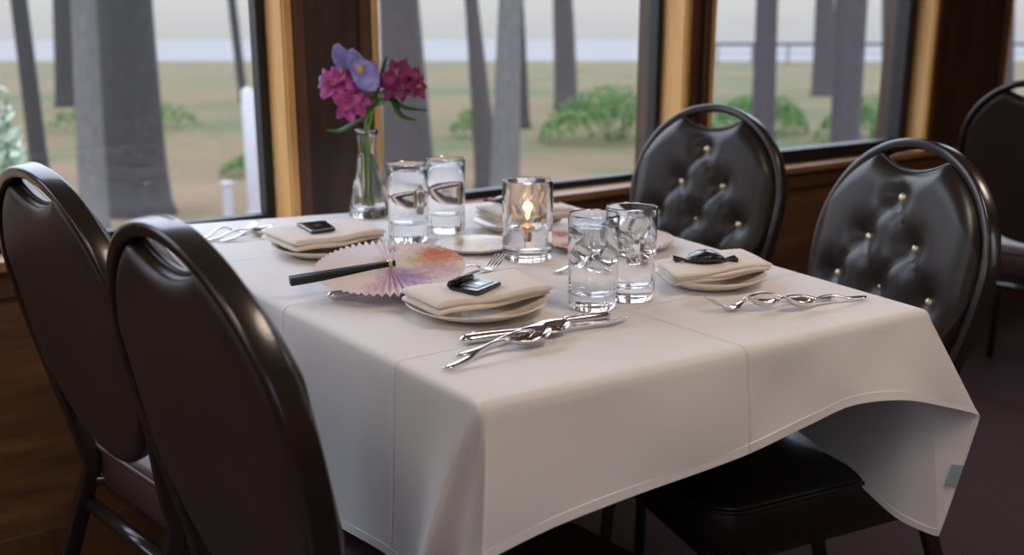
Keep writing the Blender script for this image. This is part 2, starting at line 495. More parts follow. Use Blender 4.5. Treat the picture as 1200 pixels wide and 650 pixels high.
def shrub(x, y, rx, ry, h, n, m_, label, seed, leaf=.10, flowers=False, name='bush', cat='bush'):
    rr = random.Random(seed)
    o = thing(name, label, cat, (x, y, ZG))
    st = G()
    for q in range(9):
        a = rr.uniform(0, 6.28); d = rr.uniform(.2, .7)
        st.sweep([(0.1 * rx * math.cos(a), .1 * ry * math.sin(a), -.03), (d * .5 * rx * math.cos(a), d * .5 * ry * math.sin(a), h * .4), (d * rx * math.cos(a), d * ry * math.sin(a), h * .8)],
                 lambda u: circ(lerp(.02, .007, u), 6))
    st.obj('stem', 'bush_stem', o)
    g_ = G()
    for q in range(n):
        a = rr.uniform(0, 6.28); d = math.sqrt(rr.random()); 
        zt = math.sqrt(max(0, 1 - d * d)) * h * rr.uniform(.85, 1.05)
        p = Vector((d * rx * math.cos(a), d * ry * math.sin(a), max(.03, zt * rr.uniform(.25, 1) ** .6)))
        nrm = Vector((rr.gauss(0, 1), rr.gauss(0, 1), rr.gauss(.6, 1))).normalized()
        u_ = nrm.orthogonal().normalized(); v_ = nrm.cross(u_); l_ = leaf * rr.uniform(.6, 1.3)
        g_.add([p - u_ * l_ * .5, p + v_ * l_ * .25 + nrm * l_ * .05, p + u_ * l_ * .5, p - v_ * l_ * .25 + nrm * l_ * .05], [(0, 1, 2), (0, 2, 3)])
    f_ = g_.obj('foliage', m_, o, smooth=False); f_['kind'] = 'stuff'
    return o
shrub(15.1, 16.3, 2.05, 1.2, 1.25, 3600, 'bush', 'wide green bush in front of the trees in the middle window', 1)
shrub(12.9, 18.6, .7, .6, .75, 700, 'bush', 'small green bush beside the slim dark tree in the middle window', 2)
shrub(18.7, 15.3, 1.5, .9, 1.0, 2400, 'bush', 'low green bush left of the straight violet grey tree', 3)
shrub(19.9, 12.9, 1.9, 1.0, 1.0, 2400, 'bush', 'low green bush between the two violet grey trees', 4)
shrub(7.0, 25.5, 1.9, 1.3, .8, 1300, 'bush', 'low green bush behind the pale slim tree in the left window', 5)
shrub(6.6, 15.6, .9, .6, .42, 700, 'bush', 'low green bush in the grass beside the thickest trunk', 12)
shrub(1.15, 7.6, .30, .30, 2.25, 1200, 'bush_pale', 'tall pale flowering shrub at the left edge of the left window', 6, .12)
shrub(2.35, 11.2, .28, .28, .38, 300, 'white_petal', 'low clump of white flowers at the foot of the pale slim tree', 7, .1, name='flower_clump', cat='flowers')
t_ = thing('garden_post', 'short white post on the dry grass near the left window frame', 'post', (4.42, 11.9, ZG))
G().box(-.05, .05, -.05, .05, -.05, .42).obj('post_shaft', 'post_white', t_, smooth=False, bevel=.008)
G().box(-.065, .065, -.065, .065, .42, .46).obj('post_cap', 'post_white', t_, smooth=False, bevel=.01)
t_ = thing('garden_post', 'tall white post close beside the left window frame', 'post', (4.70, 11.74, ZG))
G().lathe([(.085, -.05), (.08, .3), (.075, 1.58), (.02, 1.62), (0, 1.63)], 20).obj('post_shaft', 'post_white', t_)
G().lathe([(.10, -.05), (.10, .06), (.084, .09)], 20).obj('post_base', 'post_white', t_)
# rail fence on the bluff
fn = thing('rail_fence', 'dark two-rail fence on the bluff beyond the third window', 'fence', (0, 0, ZG))
f0, f1 = shore(86, 14.5), shore(86, 60)
for zz in (1.72, .95):
    d = (f1 - f0).normalized(); nn = Vector((-d.y, d.x, 0))
    hw = .17
    G().sweep([(f0.x, f0.y, zz), (f1.x, f1.y, zz)], [(-.05, -hw), (.05, -hw), (.05, hw), (-.05, hw)] if zz > 1 else [(-.03, -.03), (.03, -.03), (.03, .03), (-.03, .03)]).obj('rail', 'fence', fn, smooth=False)
for q in range(16):
    p = f0.lerp(f1, q / 15)
    G().box(p.x - .07, p.x + .07, p.y - .07, p.y + .07, -.1, 1.85).obj('post', 'fence', fn, smooth=False)

# ------------------------------------------------------------------ table and cloth
TZ = .76
CA, CB, CC, CD = Vector((.547, .79)), Vector((1.268, .716)), Vector((1.46, 1.822)), Vector((.535, 2.02))
ce = (CA + CB + CC + CD) / 4
def inset(p, d): return p + (ce - p).normalized() * d
tb = thing('dining_table', 'pedestal dining table hidden under the white tablecloth', 'table', (ce.x, ce.y, 0))
q4 = [inset(p, .03) - ce for p in (CA, CB, CC, CD)]
tg = G(); tg.add([(p.x, p.y, z) for z in (TZ - .035, TZ - .004) for p in q4], [(3, 2, 1, 0), (4, 5, 6, 7), (0, 1, 5, 4), (1, 2, 6, 5), (2, 3, 7, 6), (3, 0, 4, 7)])
tg.obj('tabletop', 'table_wood', tb, smooth=False, bevel=.004)
G().lathe([(.0, TZ - .036), (.12, TZ - .036), (.12, TZ - .05), (.045, TZ - .07), (.04, .4), (.05, .1), (.06, .06)], 28).obj('pedestal', 'table_wood', tb)
bs = G()
for q in range(4):
    a = q * PI / 2 + PI / 4
    bs.sweep([(.03 * math.cos(a), .03 * math.sin(a), .075), (.2 * math.cos(a), .2 * math.sin(a), .055), (.33 * math.cos(a), .33 * math.sin(a), .02)], rrect(.06, .035, .01, 2))
bs.obj('base', 'table_wood', tb)

def on(a, b, t_): return a.lerp(b, t_)
K = []   # (edge xy, hem xyz, samples to next, sharp)
K.append((CD, (.500, 2.040, .46), 10))
K.append((CD.lerp(CA, .03), (.522, 1.98, .485), 14))
K.append((CD.lerp(CA, .18), (.530, 1.80, .485), 20))
K.append((CD.lerp(CA, .43), (.532, 1.50, .483), 20))
K.append((CD.lerp(CA, .67), (.530, 1.202, .484), 20))
K.append((CD.lerp(CA, .86), (.533, .962, .510), 10))
K.append((CD.lerp(CA, .93), (.522, .895, .500), 10))
K.append((CD.lerp(CA, .985), (.470, .842, .49), 9))
K.append((CA + Vector((-.004, -.004)), (.548, .832, .56), 7))
K.append((CA.lerp(CB, .012), (.533, .768, .588), 7))
K.append((CA.lerp(CB, .03), (.556, .774, .591), 8))
K.append((CA.lerp(CB, .12), (.631, .767, .604), 12))
K.append((CA.lerp(CB, .26), (.737, .757, .613), 16))
K.append((CA.lerp(CB, .50), (.909, .739, .624), 16))
K.append((CA.lerp(CB, .66), (1.027, .727, .642), 12))
K.append((CA.lerp(CB, .77), (1.095, .712, .657), 12))
K.append((CA.lerp(CB, .90), (1.180, .692, .651), 12))
K.append((CA.lerp(CB, .97), (1.281, .684, .620), 12))
K.append((CB, (1.372, .680, .585), 14))
K.append((CB.lerp(CC, .004), (1.330, .700, .396), 12))
K.append((CB.lerp(CC, .03), (1.300, .757, .414), 14))
K.append((CB.lerp(CC, .18), (1.318, .930, .476), 14))
K.append((CB.lerp(CC, .35), (1.365, 1.12, .482), 16))
K.append((CB.lerp(CC, .62), (1.410, 1.40, .482), 16))
K.append((CB.lerp(CC, .92), (1.470, 1.74, .482), 12))
K.append((CC, (1.510, 1.850, .45), 10))
K.append((CC.lerp(CD, .05), (1.42, 1.862, .50), 14))
K.append((CC.lerp(CD, .5), (1.00, 1.945, .50), 14))
K.append((CC.lerp(CD, .95), (.575, 2.032, .50), 10))
E_, Hm = [], []
n = len(K)
SHARP = {7, 9, 18, 19}
for i in range(n):
    p0, p1, p2, p3 = (Vector(K[(i + d) % n][1]) for d in (-1, 0, 1, 2))
    e1, e2 = K[i][0], K[(i + 1) % n][0]
    ta = (p2 - p0) * .5; tb_ = (p3 - p1) * .5
    sl = (p2 - p1).length
    # limit the tangents to the span so uneven knots stay tidy, and keep the folded corners crisp
    ta = ta.normalized() * min(ta.length, sl) * (.15 if i in SHARP else 1)
    tb_ = tb_.normalized() * min(tb_.length, sl) * (.15 if (i + 1) % n in SHARP else 1)
    for j in range(K[i][2]):
        t_ = j / K[i][2]
        h = (2 * t_ ** 3 - 3 * t_ ** 2 + 1) * p1 + (t_ ** 3 - 2 * t_ ** 2 + t_) * ta + (-2 * t_ ** 3 + 3 * t_ ** 2) * p2 + (t_ ** 3 - t_ ** 2) * tb_
        Hm.append(h); E_.append(e1.lerp(e2, t_))
NP = len(E_)
rows = []
for r in range(30):                         # the flat top, centre outwards
    u = (r + .0) / 29
    row = []
    for ed in E_:
        b_ = inset(ed, .014); p = ce.lerp(b_, max(u, .002))
        row.append((p.x, p.y, TZ))
    rows.append(row)
for a in (25, 50, 75):                      # the soft bend over the table edge
    row = []
    for ed, h in zip(E_, Hm):
        out = (ed - inset(ed, .014)); s_ = math.sin(math.radians(a)); c_ = 1 - math.cos(math.radians(a))
        p = inset(ed, .014) + out * s_
        row.append((p.x, p.y, TZ - .012 * c_))
    rows.append(row)
NS = 18
for r in range(1, NS + 1):
    u = r / NS; row = []
    for i, (ed, h) in enumerate(zip(E_, Hm)):
        p0 = Vector((ed.x, ed.y, TZ - .012)); p = p0.lerp(h, u)
        wv = .0028 * math.sin(u * PI) * (math.sin(i * .21) + .6 * math.sin(i * .083 + 1.3 + u))
        o2 = Vector((h.x - ce.x, h.y - ce.y, 0)).normalized()
        row.append(p + o2 * wv)
    rows.append(row)
clo = G().grid(rows, True).obj('tablecloth', 'cloth')
tag(clo, 'white linen tablecloth draped over the table by the window', 'tablecloth')
# stitched hem band as its own part
hr0, hr1, hr2 = [], [], []
for i, (ed, h) in enumerate(zip(E_, Hm)):
    p0 = Vector((ed.x, ed.y, TZ - .012)); ln = (h - p0).length
    up_ = (p0 - h).normalized()
    hr0.append((h + up_ * .014)); hr1.append(h.copy())
tan = [(Hm[(i + 1) % NP] - Hm[i - 1]).normalized() for i in range(NP)]
hr = []
for d0, side in ((.0122, .0), (.012, .0007), (.0004, .0007), (-.0004, 0), (.0004, -.0007), (.012, -.0007), (.0122, 0)):
    row = []
    for i in range(NP):
        p0 = Vector((E_[i].x, E_[i].y, TZ - .012)); up_ = (p0 - Hm[i]).normalized(); nr = tan[i].cross(up_).normalized()
        row.append(Hm[i] + up_ * d0 + nr * side)
    hr.append(row)
G().grid(hr, True).obj('hem', 'cloth', clo, angle=.6)
# sewn-in care tag on the hem of the right corner
h2, h3 = Vector((1.372, .680, .585)), Vector((1.330, .700, .396))
ta_ = h2.lerp(h3, .40); tb2 = h2.lerp(h3, .56); inn = (Vector((1.268, .72, .60)) - ta_); inn = (inn - (tb2 - ta_).normalized() * inn.dot((tb2 - ta_).normalized())).normalized()
nn = (tb2 - ta_).cross(inn).normalized()
if nn.dot(Vector((0, 0, 1.13)) - ta_) < 0: nn = -nn
tgm = G()
vv = []
for sgn in (.0025, .0038):
    for a_, b_ in ((0, .0), (1, .0), (1, .022), (0, .022)):
        vv.append((ta_ if a_ == 0 else tb2) + inn * (b_ + .002) + nn * sgn)
tgm.add(vv, [(0, 1, 2, 3), (7, 6, 5, 4), (0, 4, 5, 1), (1, 5, 6, 2), (2, 6, 7, 3), (3, 7, 4, 0)])
tgm.obj('care_tag', 'label', clo, smooth=False)['label'] = 'small grey blue care tag'

# ------------------------------------------------------------------ chairs
A_, ZC_, BT_, WL_, TAU = .2055, .75, .199, .153, .186
def hoop_uv(a=A_, bt=BT_, wl=WL_, zc=ZC_, n_up=44, bottom=.42):
    low = []
    for i in range(22):
        s_ = i / 21
        low.append((a + (wl - a) * (1 - math.cos(PI * s_)) / 2, lerp(zc, bottom, s_)))
    up = [(a * math.cos(PI * i / n_up), zc + bt * math.sin(PI * i / n_up)) for i in range(n_up + 1)]
    return [(u, v) for u, v in low[::-1]] + up[1:-1] + [(-u, v) for u, v in low]
def back_x(v): return -(v - .45) * math.tan(TAU)
def bp(u, v, d=0.0):                        # point on the back plane; d = distance in front
    c_, s_ = math.cos(TAU), math.sin(TAU)
    return Vector((back_x(v) + d * c_, u, v + d * s_))
D_, DV, V1 = .058, .080, .853
BUT = [(0, V1), (-D_, V1 - DV), (D_, V1 - DV), (-2 * D_, V1 - 2 * DV), (0, V1 - 2 * DV), (2 * D_, V1 - 2 * DV), (-D_, V1 - 3 * DV), (D_, V1 - 3 * DV), (0, V1 - 4 * DV)]

SEG = [(p, q) for i, p in enumerate(BUT) for q in BUT[i + 1:] if abs(abs(p[0] - q[0]) - D_) < 1e-6 and abs(abs(p[1] - q[1]) - DV) < 1e-6]
TAIL = [(0, V1, .012, .027), (-D_, V1 - DV, -.026, .015), (D_, V1 - DV, .026, .015), (-2 * D_, V1 - 2 * DV, -.028, .010), (2 * D_, V1 - 2 * DV, .028, .010), (-D_, V1 - 3 * DV, -.026, -.015), (D_, V1 - 3 * DV, .026, -.015)]
def panel_half(v):                          # half-width of the upholstered panel at height v
    if v >= ZC_:
        q = 1 - ((v - ZC_) / (BT_ - .008)) ** 2
        return (A_ - .0095) * math.sqrt(max(0, q))
    s_ = (ZC_ - v) / (ZC_ - .42)
    hw = A_ - .0095 + (WL_ - A_) * (1 - math.cos(PI * s_)) / 2
    if v < .60:                             # rounded bottom
        q = (.60 - v) / .115
        hw *= math.sqrt(max(0, 1 - q * q)) ** .8 if q < 1 else 0
    return hw
def panel_top(u):                           # upper edge, with the dipped hand hold
    x = u / (A_ - .0095)
    full = ZC_ + (BT_ - .008) * math.sqrt(max(0, 1 - min(1, x * x)))
    dip = .898 + .035 * (abs(u) / .10) ** 2
    return min(full, dip) if abs(u) < .118 else full
VB = .487

def make_chair(label, loc, rz, seat_m='vinyl', group=None):
    t_ = thing('dining_chair', label, 'chair', loc, rz, group)
    # hoop frame with both rear legs in one bent tube
    uv = hoop_uv()
    pts = [bp(u, v) for u, v in uv]
    def leg(sgn): return [Vector((-(.42 - v) * .30 + back_x(.42), sgn * lerp(.20, WL_, v / .42), v)) for v in (0, .07, .14, .21, .28, .34)]
    path = leg(1) + pts + leg(-1)[::-1]
    nrm = [Vector((math.cos(TAU), 0, math.sin(TAU)))] * len(path)
    G().sweep(path, rrect(.0175, .030, .0045, 3), ups=nrm).obj('hoop_frame', 'hoop', t_)
    # tufted front
    nu, nv = 56, 64
    rows_f, rows_b = [], []
    for i in range(nv + 1):
        rf, rb = [], []
        for j in range(nu + 1):
            s_ = -1 + 2 * j / nu
            s2 = math.sin(s_ * PI / 2)
            # param: column position by u, then height between bottom curve and top curve
            u = s2 * (A_ - .0105)
            top = panel_top(u)
            # bottom curve
            x = min(1, abs(u) / (A_ - .0095))
            lo = ZC_ - (ZC_ - VB) * (1 - x ** 2.1) ** (1 / 2.1)
            lo = min(lo, top - .004)
            tt = .5 - .5 * math.cos(PI * i / nv)
            v = lerp(lo, top, tt)
            edge = min(1, min(v - lo, top - v) / .045, 1)
            ew = min(1, (A_ - .0095 - abs(u)) / .045)
            e_ = max(0, min(edge, ew)); round_ = math.sqrt(max(0, 1 - (1 - e_) ** 2))
            h = .006 + .029 * round_ + .006 * max(0, 1 - (u / A_) ** 2 - ((v - .69) / .22) ** 2)
            dmin = 9; dd = 0
            for bu, bv in BUT:
                r2 = (u - bu) ** 2 + (v - bv) ** 2
                dd += .021 * math.exp(-r2 / (2 * .0205 ** 2))
            # pleats run only from button to button, with short tails to the outside
            for (pu, pv), (qu, qv) in SEG:
                wu, wv = qu - pu, qv - pv; l2 = wu * wu + wv * wv
                t2 = max(0, min(1, ((u - pu) * wu + (v - pv) * wv) / l2))
                ds = math.hypot(u - pu - wu * t2, v - pv - wv * t2)
                k_ = .0085 * math.exp(-(ds / .0075) ** 2)
                dd = max(dd, dd * .6 + k_) if k_ > 1e-5 else dd
            for pu, pv, wu, wv in TAIL:
                t2 = max(0, min(1, ((u - pu) * wu + (v - pv) * wv) / .03 ** 2))
                ds = math.hypot(u - pu - wu * t2, v - pv - wv * t2)
                dd += .004 * (1 - t2) * math.exp(-(ds / .006) ** 2)
            h -= min(dd, .026) * round_
            rf.append(bp(u, v, h)); rb.append(bp(u, v, -.004 - .010 * math.sqrt(max(0, 1 - (1 - max(0, min(1, e_ * 2.2))) ** 2))))
        rows_f.append(rf); rows_b.append(rb)
    g_ = G().grid(rows_f)
    br = g_.obj('backrest', 'vinyl', t_)
    gb = G().grid(rows_b)
    n1 = nu + 1
    loop_f = rows_f[0] + [r[-1] for r in rows_f[1:-1]] + rows_f[-1][::-1] + [r[0] for r in rows_f[1:-1]][::-1]
    loop_b = rows_b[0] + [r[-1] for r in rows_b[1:-1]] + rows_b[-1][::-1] + [r[0] for r in rows_b[1:-1]][::-1]
    gb.grid([loop_f, loop_b], True)
    gb.obj('back_cover', 'vinyl_back', t_)
    # welt around the hand hold
    wl = []
    for i in range(25):
        u = -.105 + .21 * i / 24
        wl.append(bp(u, panel_top(u) + .001, .008))
    G().sweep(wl, circ(.0045, 8)).obj('welt', 'vinyl', br)
    for bu, bv in BUT:
        c_ = bp(bu, bv, .0145)
        g2 = G().lathe([(0, .0068), (.0036, .0062), (.0072, .0038), (.0092, 0), (.0083, -.003), (0, -.004)], 16)
        o_ = g2.obj('button', 'brass', br); o_.location = c_; o_.rotation_euler = (0, PI / 2 - TAU, 0)
        o_.scale = (1.05, 1.05, 1)
    # seat cushion: rounded trapezoid
    def plan(off, n_=9):
        out = []
        for cx, cy, a0 in ((.40, .185, 0), (.070, .165, PI / 2), (.070, -.165, PI), (.40, -.185, 1.5 * PI)):
            for i in range(n_):
                a = a0 + PI / 2 * i / (n_ - 1); r = (.055 if cx > .2 else .050) - off
                out.append((cx + r * math.cos(a), cy + r * math.sin(a)))
        return out
    rows = []
    for off, z in ((.05, .374), (.006, .374), (0, .382), (0, .440), (.003, .445), (.0, .449), (.003, .454), (.012, .459), (.03, .464), (.034, .465)):
        rows.append([(x, y, z) for x, y in plan(off)])
    cx0 = .23
    for k_ in (.8, .55, .3, .05):
        rows.append([(cx0 + (x - cx0) * k_, y * k_, .4655 + .007 * (1 - k_)) for x, y in plan(.034)])
    G().grid(rows, True, True, True).obj('seat', seat_m, t_)
    wv_ = [(x, y, .447) for x, y in plan(-.001)]
    G().sweep(wv_, circ(.004, 8), closed=True).obj('seat_piping', seat_m, t_)
    fr2 = [(x, y, .364) for x, y in plan(.02)]
    G().sweep(fr2, rrect(.02, .02, .004, 2), closed=True).obj('seat_frame', 'hoop', t_)
    for s_ in (-1, 1):
        G().sweep([(.395, s_ * .19, .364), (.41, s_ * .197, .2), (.425, s_ * .205, 0)], circ(.0115, 12)).obj('front_leg', 'hoop', t_)
        G().sweep([(back_x(.42), s_ * WL_, .39), (.10, s_ * .165, .366), (.30, s_ * .19, .366)], circ(.010, 10)).obj('side_rail', 'hoop', t_)
    G().sweep([(back_x(.42) - .012, -.162, .352), (back_x(.42) - .012, .162, .352)], circ(.0125, 12)).obj('rear_crossbar', 'hoop', t_)
    return t_

c4 = make_chair('brown button-tufted round-back chair nearest on the right side of the table', (1.528, .985, 0), 2.868)
c3 = dup(c4, (1.718, 1.597, 0), 3.281, 'brown button-tufted round-back chair by the window on the right side of the table')
c1 = make_chair('round-back chair nearest the camera on the left with its plain brown back turned', (.385, .982, 0), .084, 'vinyl_seat')
c2 = dup(c1, (.373, 1.531, 0), .148, 'round-back chair by the left window, behind the nearest left chair')
c5 = dup(c1, (3.05, 1.43, 0), .15, 'maroon round-back chair at the far right edge, at the next table')
c3.scale = (1, 1, 1.02)
c5.scale = (1, 1, 1.06)

# ------------------------------------------------------------------ plates, napkins, mints
def make_plate(label, x, y, r, group='bread plates under the folded napkins', m_='plate'):
    t_ = tag(G().lathe([(0, .004), (r * .55, .004), (r * .62, .006), (r * .86, .013), (r * .985, .0185), (r, .0182), (r * .985, .0165),
                        (r * .86, .010), (r * .66, .002), (r * .62, 0), (r * .56, 0), (r * .54, .0015), (0, .0015)], 64).obj('bread_plate', m_, loc=(x, y, TZ + .001)), label, 'plate', group)
    return t_
make_plate('cream bread plate under the napkin closest to the front edge', .747, 1.085, .099)
make_plate('cream bread plate under the napkin beside the left window', .755, 1.562, .097)
make_plate('cream bread plate under the napkin on the right beside three spoons', 1.128, 1.004, .087)
make_plate('cream bread plate under the napkin behind the candle', 1.163, 1.545, .090)

def make_napkin(label, c, z=TZ + .0175, layers=3, th=.024):
    """folded napkin: corners fl, fr, br, bl (front = towards the camera), rounded fold on the front"""
    fl, fr_, br_, bl = (Vector((*p, 0)) for p in c)
    o = thing('napkin', label, 'napkin', ((fl.x + br_.x) / 2, (fl.y + br_.y) / 2, z), 0, 'folded cream napkins')
    ctr = Vector((o.location.x, o.location.y, 0))
    rr = random.Random(int(fl.x * 977))
    def slab(z0, z1, grow, name, shift=0.0, curve=.004):
        # section runs along the front->back direction; rows along left->right
        nu = 26; rows_ = []
        h = (z1 - z0)
        for i in range(nu + 1):
            u = i / nu
            f_ = fl.lerp(fr_, u) - ctr; b_ = bl.lerp(br_, u) - ctr
            d = (f_ - b_); L_ = d.length; d.normalize()
            f_ = f_ + d * (grow + .0025 * math.sin(u * 5 + shift * 40)); b_ = b_ - d * grow * .3
            end = min(1, min(u, 1 - u) / .06); er = math.sqrt(max(0, 1 - (1 - end) ** 2))
            sag = -curve * (2 * u - 1) ** 2 * 0 + .0015 * math.sin(u * 9 + shift * 70)
            hh = h * (.35 + .65 * er)
            row = []
            m_ = 9
            for k_ in range(m_ + 1):                              # bottom, back to front
                t_ = k_ / m_; p = b_.lerp(f_ - d * hh * .5, t_); row.append((p.x, p.y, z0 + (h - hh) * .5 + sag))
            for k_ in range(1, 7):                                # rounded front fold
                a = -PI / 2 + PI * k_ / 7; p = f_ - d * hh * .5 + d * hh * .5 * math.cos(a); row.append((p.x, p.y, z0 + h / 2 + hh * .5 * math.sin(a) + sag))
            for k_ in range(m_ + 1):                              # top, front to back
                t_ = 1 - k_ / m_; p = b_.lerp(f_ - d * hh * .5, t_)
                row.append((p.x, p.y, z1 - (h - hh) * .5 + sag + .002 * math.sin(t_ * PI) * er))
            rows_.append(row)
        return G().grid(rows_, True, True, True).obj(name, 'napkin', o)
    lay = th / layers
    for q in range(layers):
        slab(q * lay + .0003, (q + 1) * lay + .0004, (-.007, -.002, .0)[q % 3], 'fold_layer', q * .1)
    return o
make_napkin('folded cream napkin closest to the front edge, with an open black packet on top', [(.653, 1.034), (.840, 1.030), (.860, 1.137), (.658, 1.138)], layers=2, th=.0185)
make_napkin('folded cream napkin beside the left window, with a flat black packet on top', [(.672, 1.508), (.856, 1.528), (.868, 1.652), (.675, 1.662)], layers=2, th=.0195)
make_napkin('folded cream napkin on the right, with a twisted black sweet on top', [(1.015, .968), (1.203, .942), (1.250, 1.040), (1.060, 1.050)], th=.018)
make_napkin('folded cream napkin behind the candle, half hidden by glasses', [(1.082, 1.500), (1.258, 1.478), (1.288, 1.580), (1.105, 1.605)], th=.026)
NZ = TZ + .0175 + .026

# open black packet: base, raised flap, pale label
pk = thing('mint_packet', 'open square black mint packet with a pale label, on the front napkin', 'mint', (.745, 1.083, NZ - .0055), 0)
def quad_slab(pts, th, curl=0.0):
    g_ = G(); g_.add([(*p,) for p in pts] + [(p[0], p[1], p[2] + th) for p in pts], [(3, 2, 1, 0), (4, 5, 6, 7), (0, 1, 5, 4), (1, 2, 6, 5), (2, 3, 7, 6), (3, 0, 4, 7)])
    return g_
def rel(o, p): return (p[0] - o.location.x, p[1] - o.location.y)
pc = [rel(pk, p) for p in [(.703, 1.082), (.718, 1.040), (.775, 1.064), (.765, 1.112)]]
quad_slab([(*p, 0) for p in pc], .0055).obj('packet_body', 'black_foil', pk, smooth=False, bevel=.0018)
lab = [tuple(Vector(pc[0]).lerp(Vector(pc[2]), a).lerp(Vector(pc[b]), c_)) for a, b, c_ in ()]
v0, v1, v2, v3 = (Vector(p) for p in pc)
def bil(u, v): return v0.lerp(v1, u).lerp(v3.lerp(v2, u), v)
quad_slab([(*bil(u, v), .0056) for u, v in ((.14, .22), (.80, .22), (.80, .90), (.14, .90))], .0006).obj('packet_label', 'silver_foil', pk, smooth=False)
quad_slab([(*bil(u, v), .0063) for u, v in ((.22, .42), (.72, .42), (.72, .60), (.22, .60))], .0003).obj('label_band', 'foil_shine', pk, smooth=False)
fl_ = G()
a_, b_ = bil(-.02, 0), bil(-.02, 1)
fo = (v0 - v1).normalized() * .006
fl_.grid([[(a_.x, a_.y, .001), (a_.x + fo.x, a_.y + fo.y, .006), (a_.x + fo.x * .6, a_.y + fo.y * .6, .013), (a_.x + .004, a_.y - .006, .0155)],
          [(b_.x, b_.y, .001), (b_.x + fo.x, b_.y + fo.y, .006), (b_.x + fo.x * .6, b_.y + fo.y * .6, .013), (b_.x + .004, b_.y - .006, .0155)]])
fo_ = fl_.obj('packet_flap', 'black_foil', pk); sm = fo_.modifiers.new('s', 'SOLIDIFY'); sm.thickness = .002

pk2 = thing('mint_packet', 'flat black mint packet with a silver edge, on the window-side napkin', 'mint', (.757, 1.595, NZ - .0048), 0)
pc = [rel(pk2, p) for p in [(.735, 1.642), (.722, 1.552), (.772, 1.560), (.790, 1.636)]]
quad_slab([(*p, 0) for p in pc], .006).obj('packet_body', 'black_foil', pk2, smooth=False, bevel=.002)
v0, v1, v2, v3 = (Vector(p) for p in pc)
quad_slab([(*bil(u, v), .0062) for u, v in ((.18, .05), (.93, .05), (.93, .17), (.18, .17))], .0006).obj('foil_seal', 'foil_shine', pk2, smooth=False)
quad_slab([(*bil(u, v), .0062) for u, v in ((.42, .45), (.6, .45), (.6, .62), (.42, .62))], .0005).obj('packet_emblem', 'casing_wood', pk2, smooth=False)

# twisted black sweet on the right napkin, and two on the far one
def sweet(label, x, y, z, rz, s_=1.0, flat=1.0):
    o = thing('wrapped_sweet', label, 'sweet', (x, y, z), rz)
    rows_ = []
    rr = random.Random(int(x * 1000))
    for i in range(17):
        t_ = i / 16; X_ = (t_ - .5) * .052 * s_
        wy = .016 * s_ * math.sin(PI * t_) ** .8 + .003; hz = (.0065 * math.sin(PI * t_) ** .7 + .001) * s_ * flat
        rows_.append([(X_, wy * math.cos(a) * (1 + rr.uniform(-.08, .08)), hz + hz * math.sin(a) * (1 + rr.uniform(-.12, .12)) + .0002) for a in (2 * PI * j / 14 for j in range(14))])
    G().grid(rows_, True, True, True).obj('wrapper', 'black_foil', o)
    for sg in (-1, 1):
        rows_ = []
        for i in range(4):
            t_ = i / 3; X_ = sg * (.0255 + .013 * t_) * s_
            rows_.append([(X_, (-.003 - .007 * t_ + j * (.006 + .014 * t_) / 8) * s_, .004 * s_ + .002 * ((-1) ** j) * (.3 + t_) * s_) for j in range(9)])
        f_ = G().grid(rows_).obj('twist_end', 'black_foil', o); q = f_.modifiers.new('s', 'SOLIDIFY'); q.thickness = .0008
    G().add([(-.009 * s_, -.008 * s_, .0118 * s_ * flat), (.008 * s_, -.007 * s_, .0122 * s_ * flat), (.011 * s_, .004 * s_, .0136 * s_ * flat), (-.006 * s_, .004 * s_, .0136 * s_ * flat)], [(0, 1, 2, 3)]).obj('foil_patch', 'foil_shine', o)
    return o
sweet('shiny black twist-wrapped sweet on the right napkin', 1.115, 1.000, TZ + .0175 + .0195, -.62, 1.25)
sweet('black twist-wrapped sweet on the napkin behind the candle, left one of two', 1.165, 1.585, TZ + .0175 + .027, -1.15, 1.2)
sweet('black twist-wrapped sweet on the napkin behind the candle, right one of two', 1.215, 1.548, TZ + .0175 + .027, -.3, 1.2)

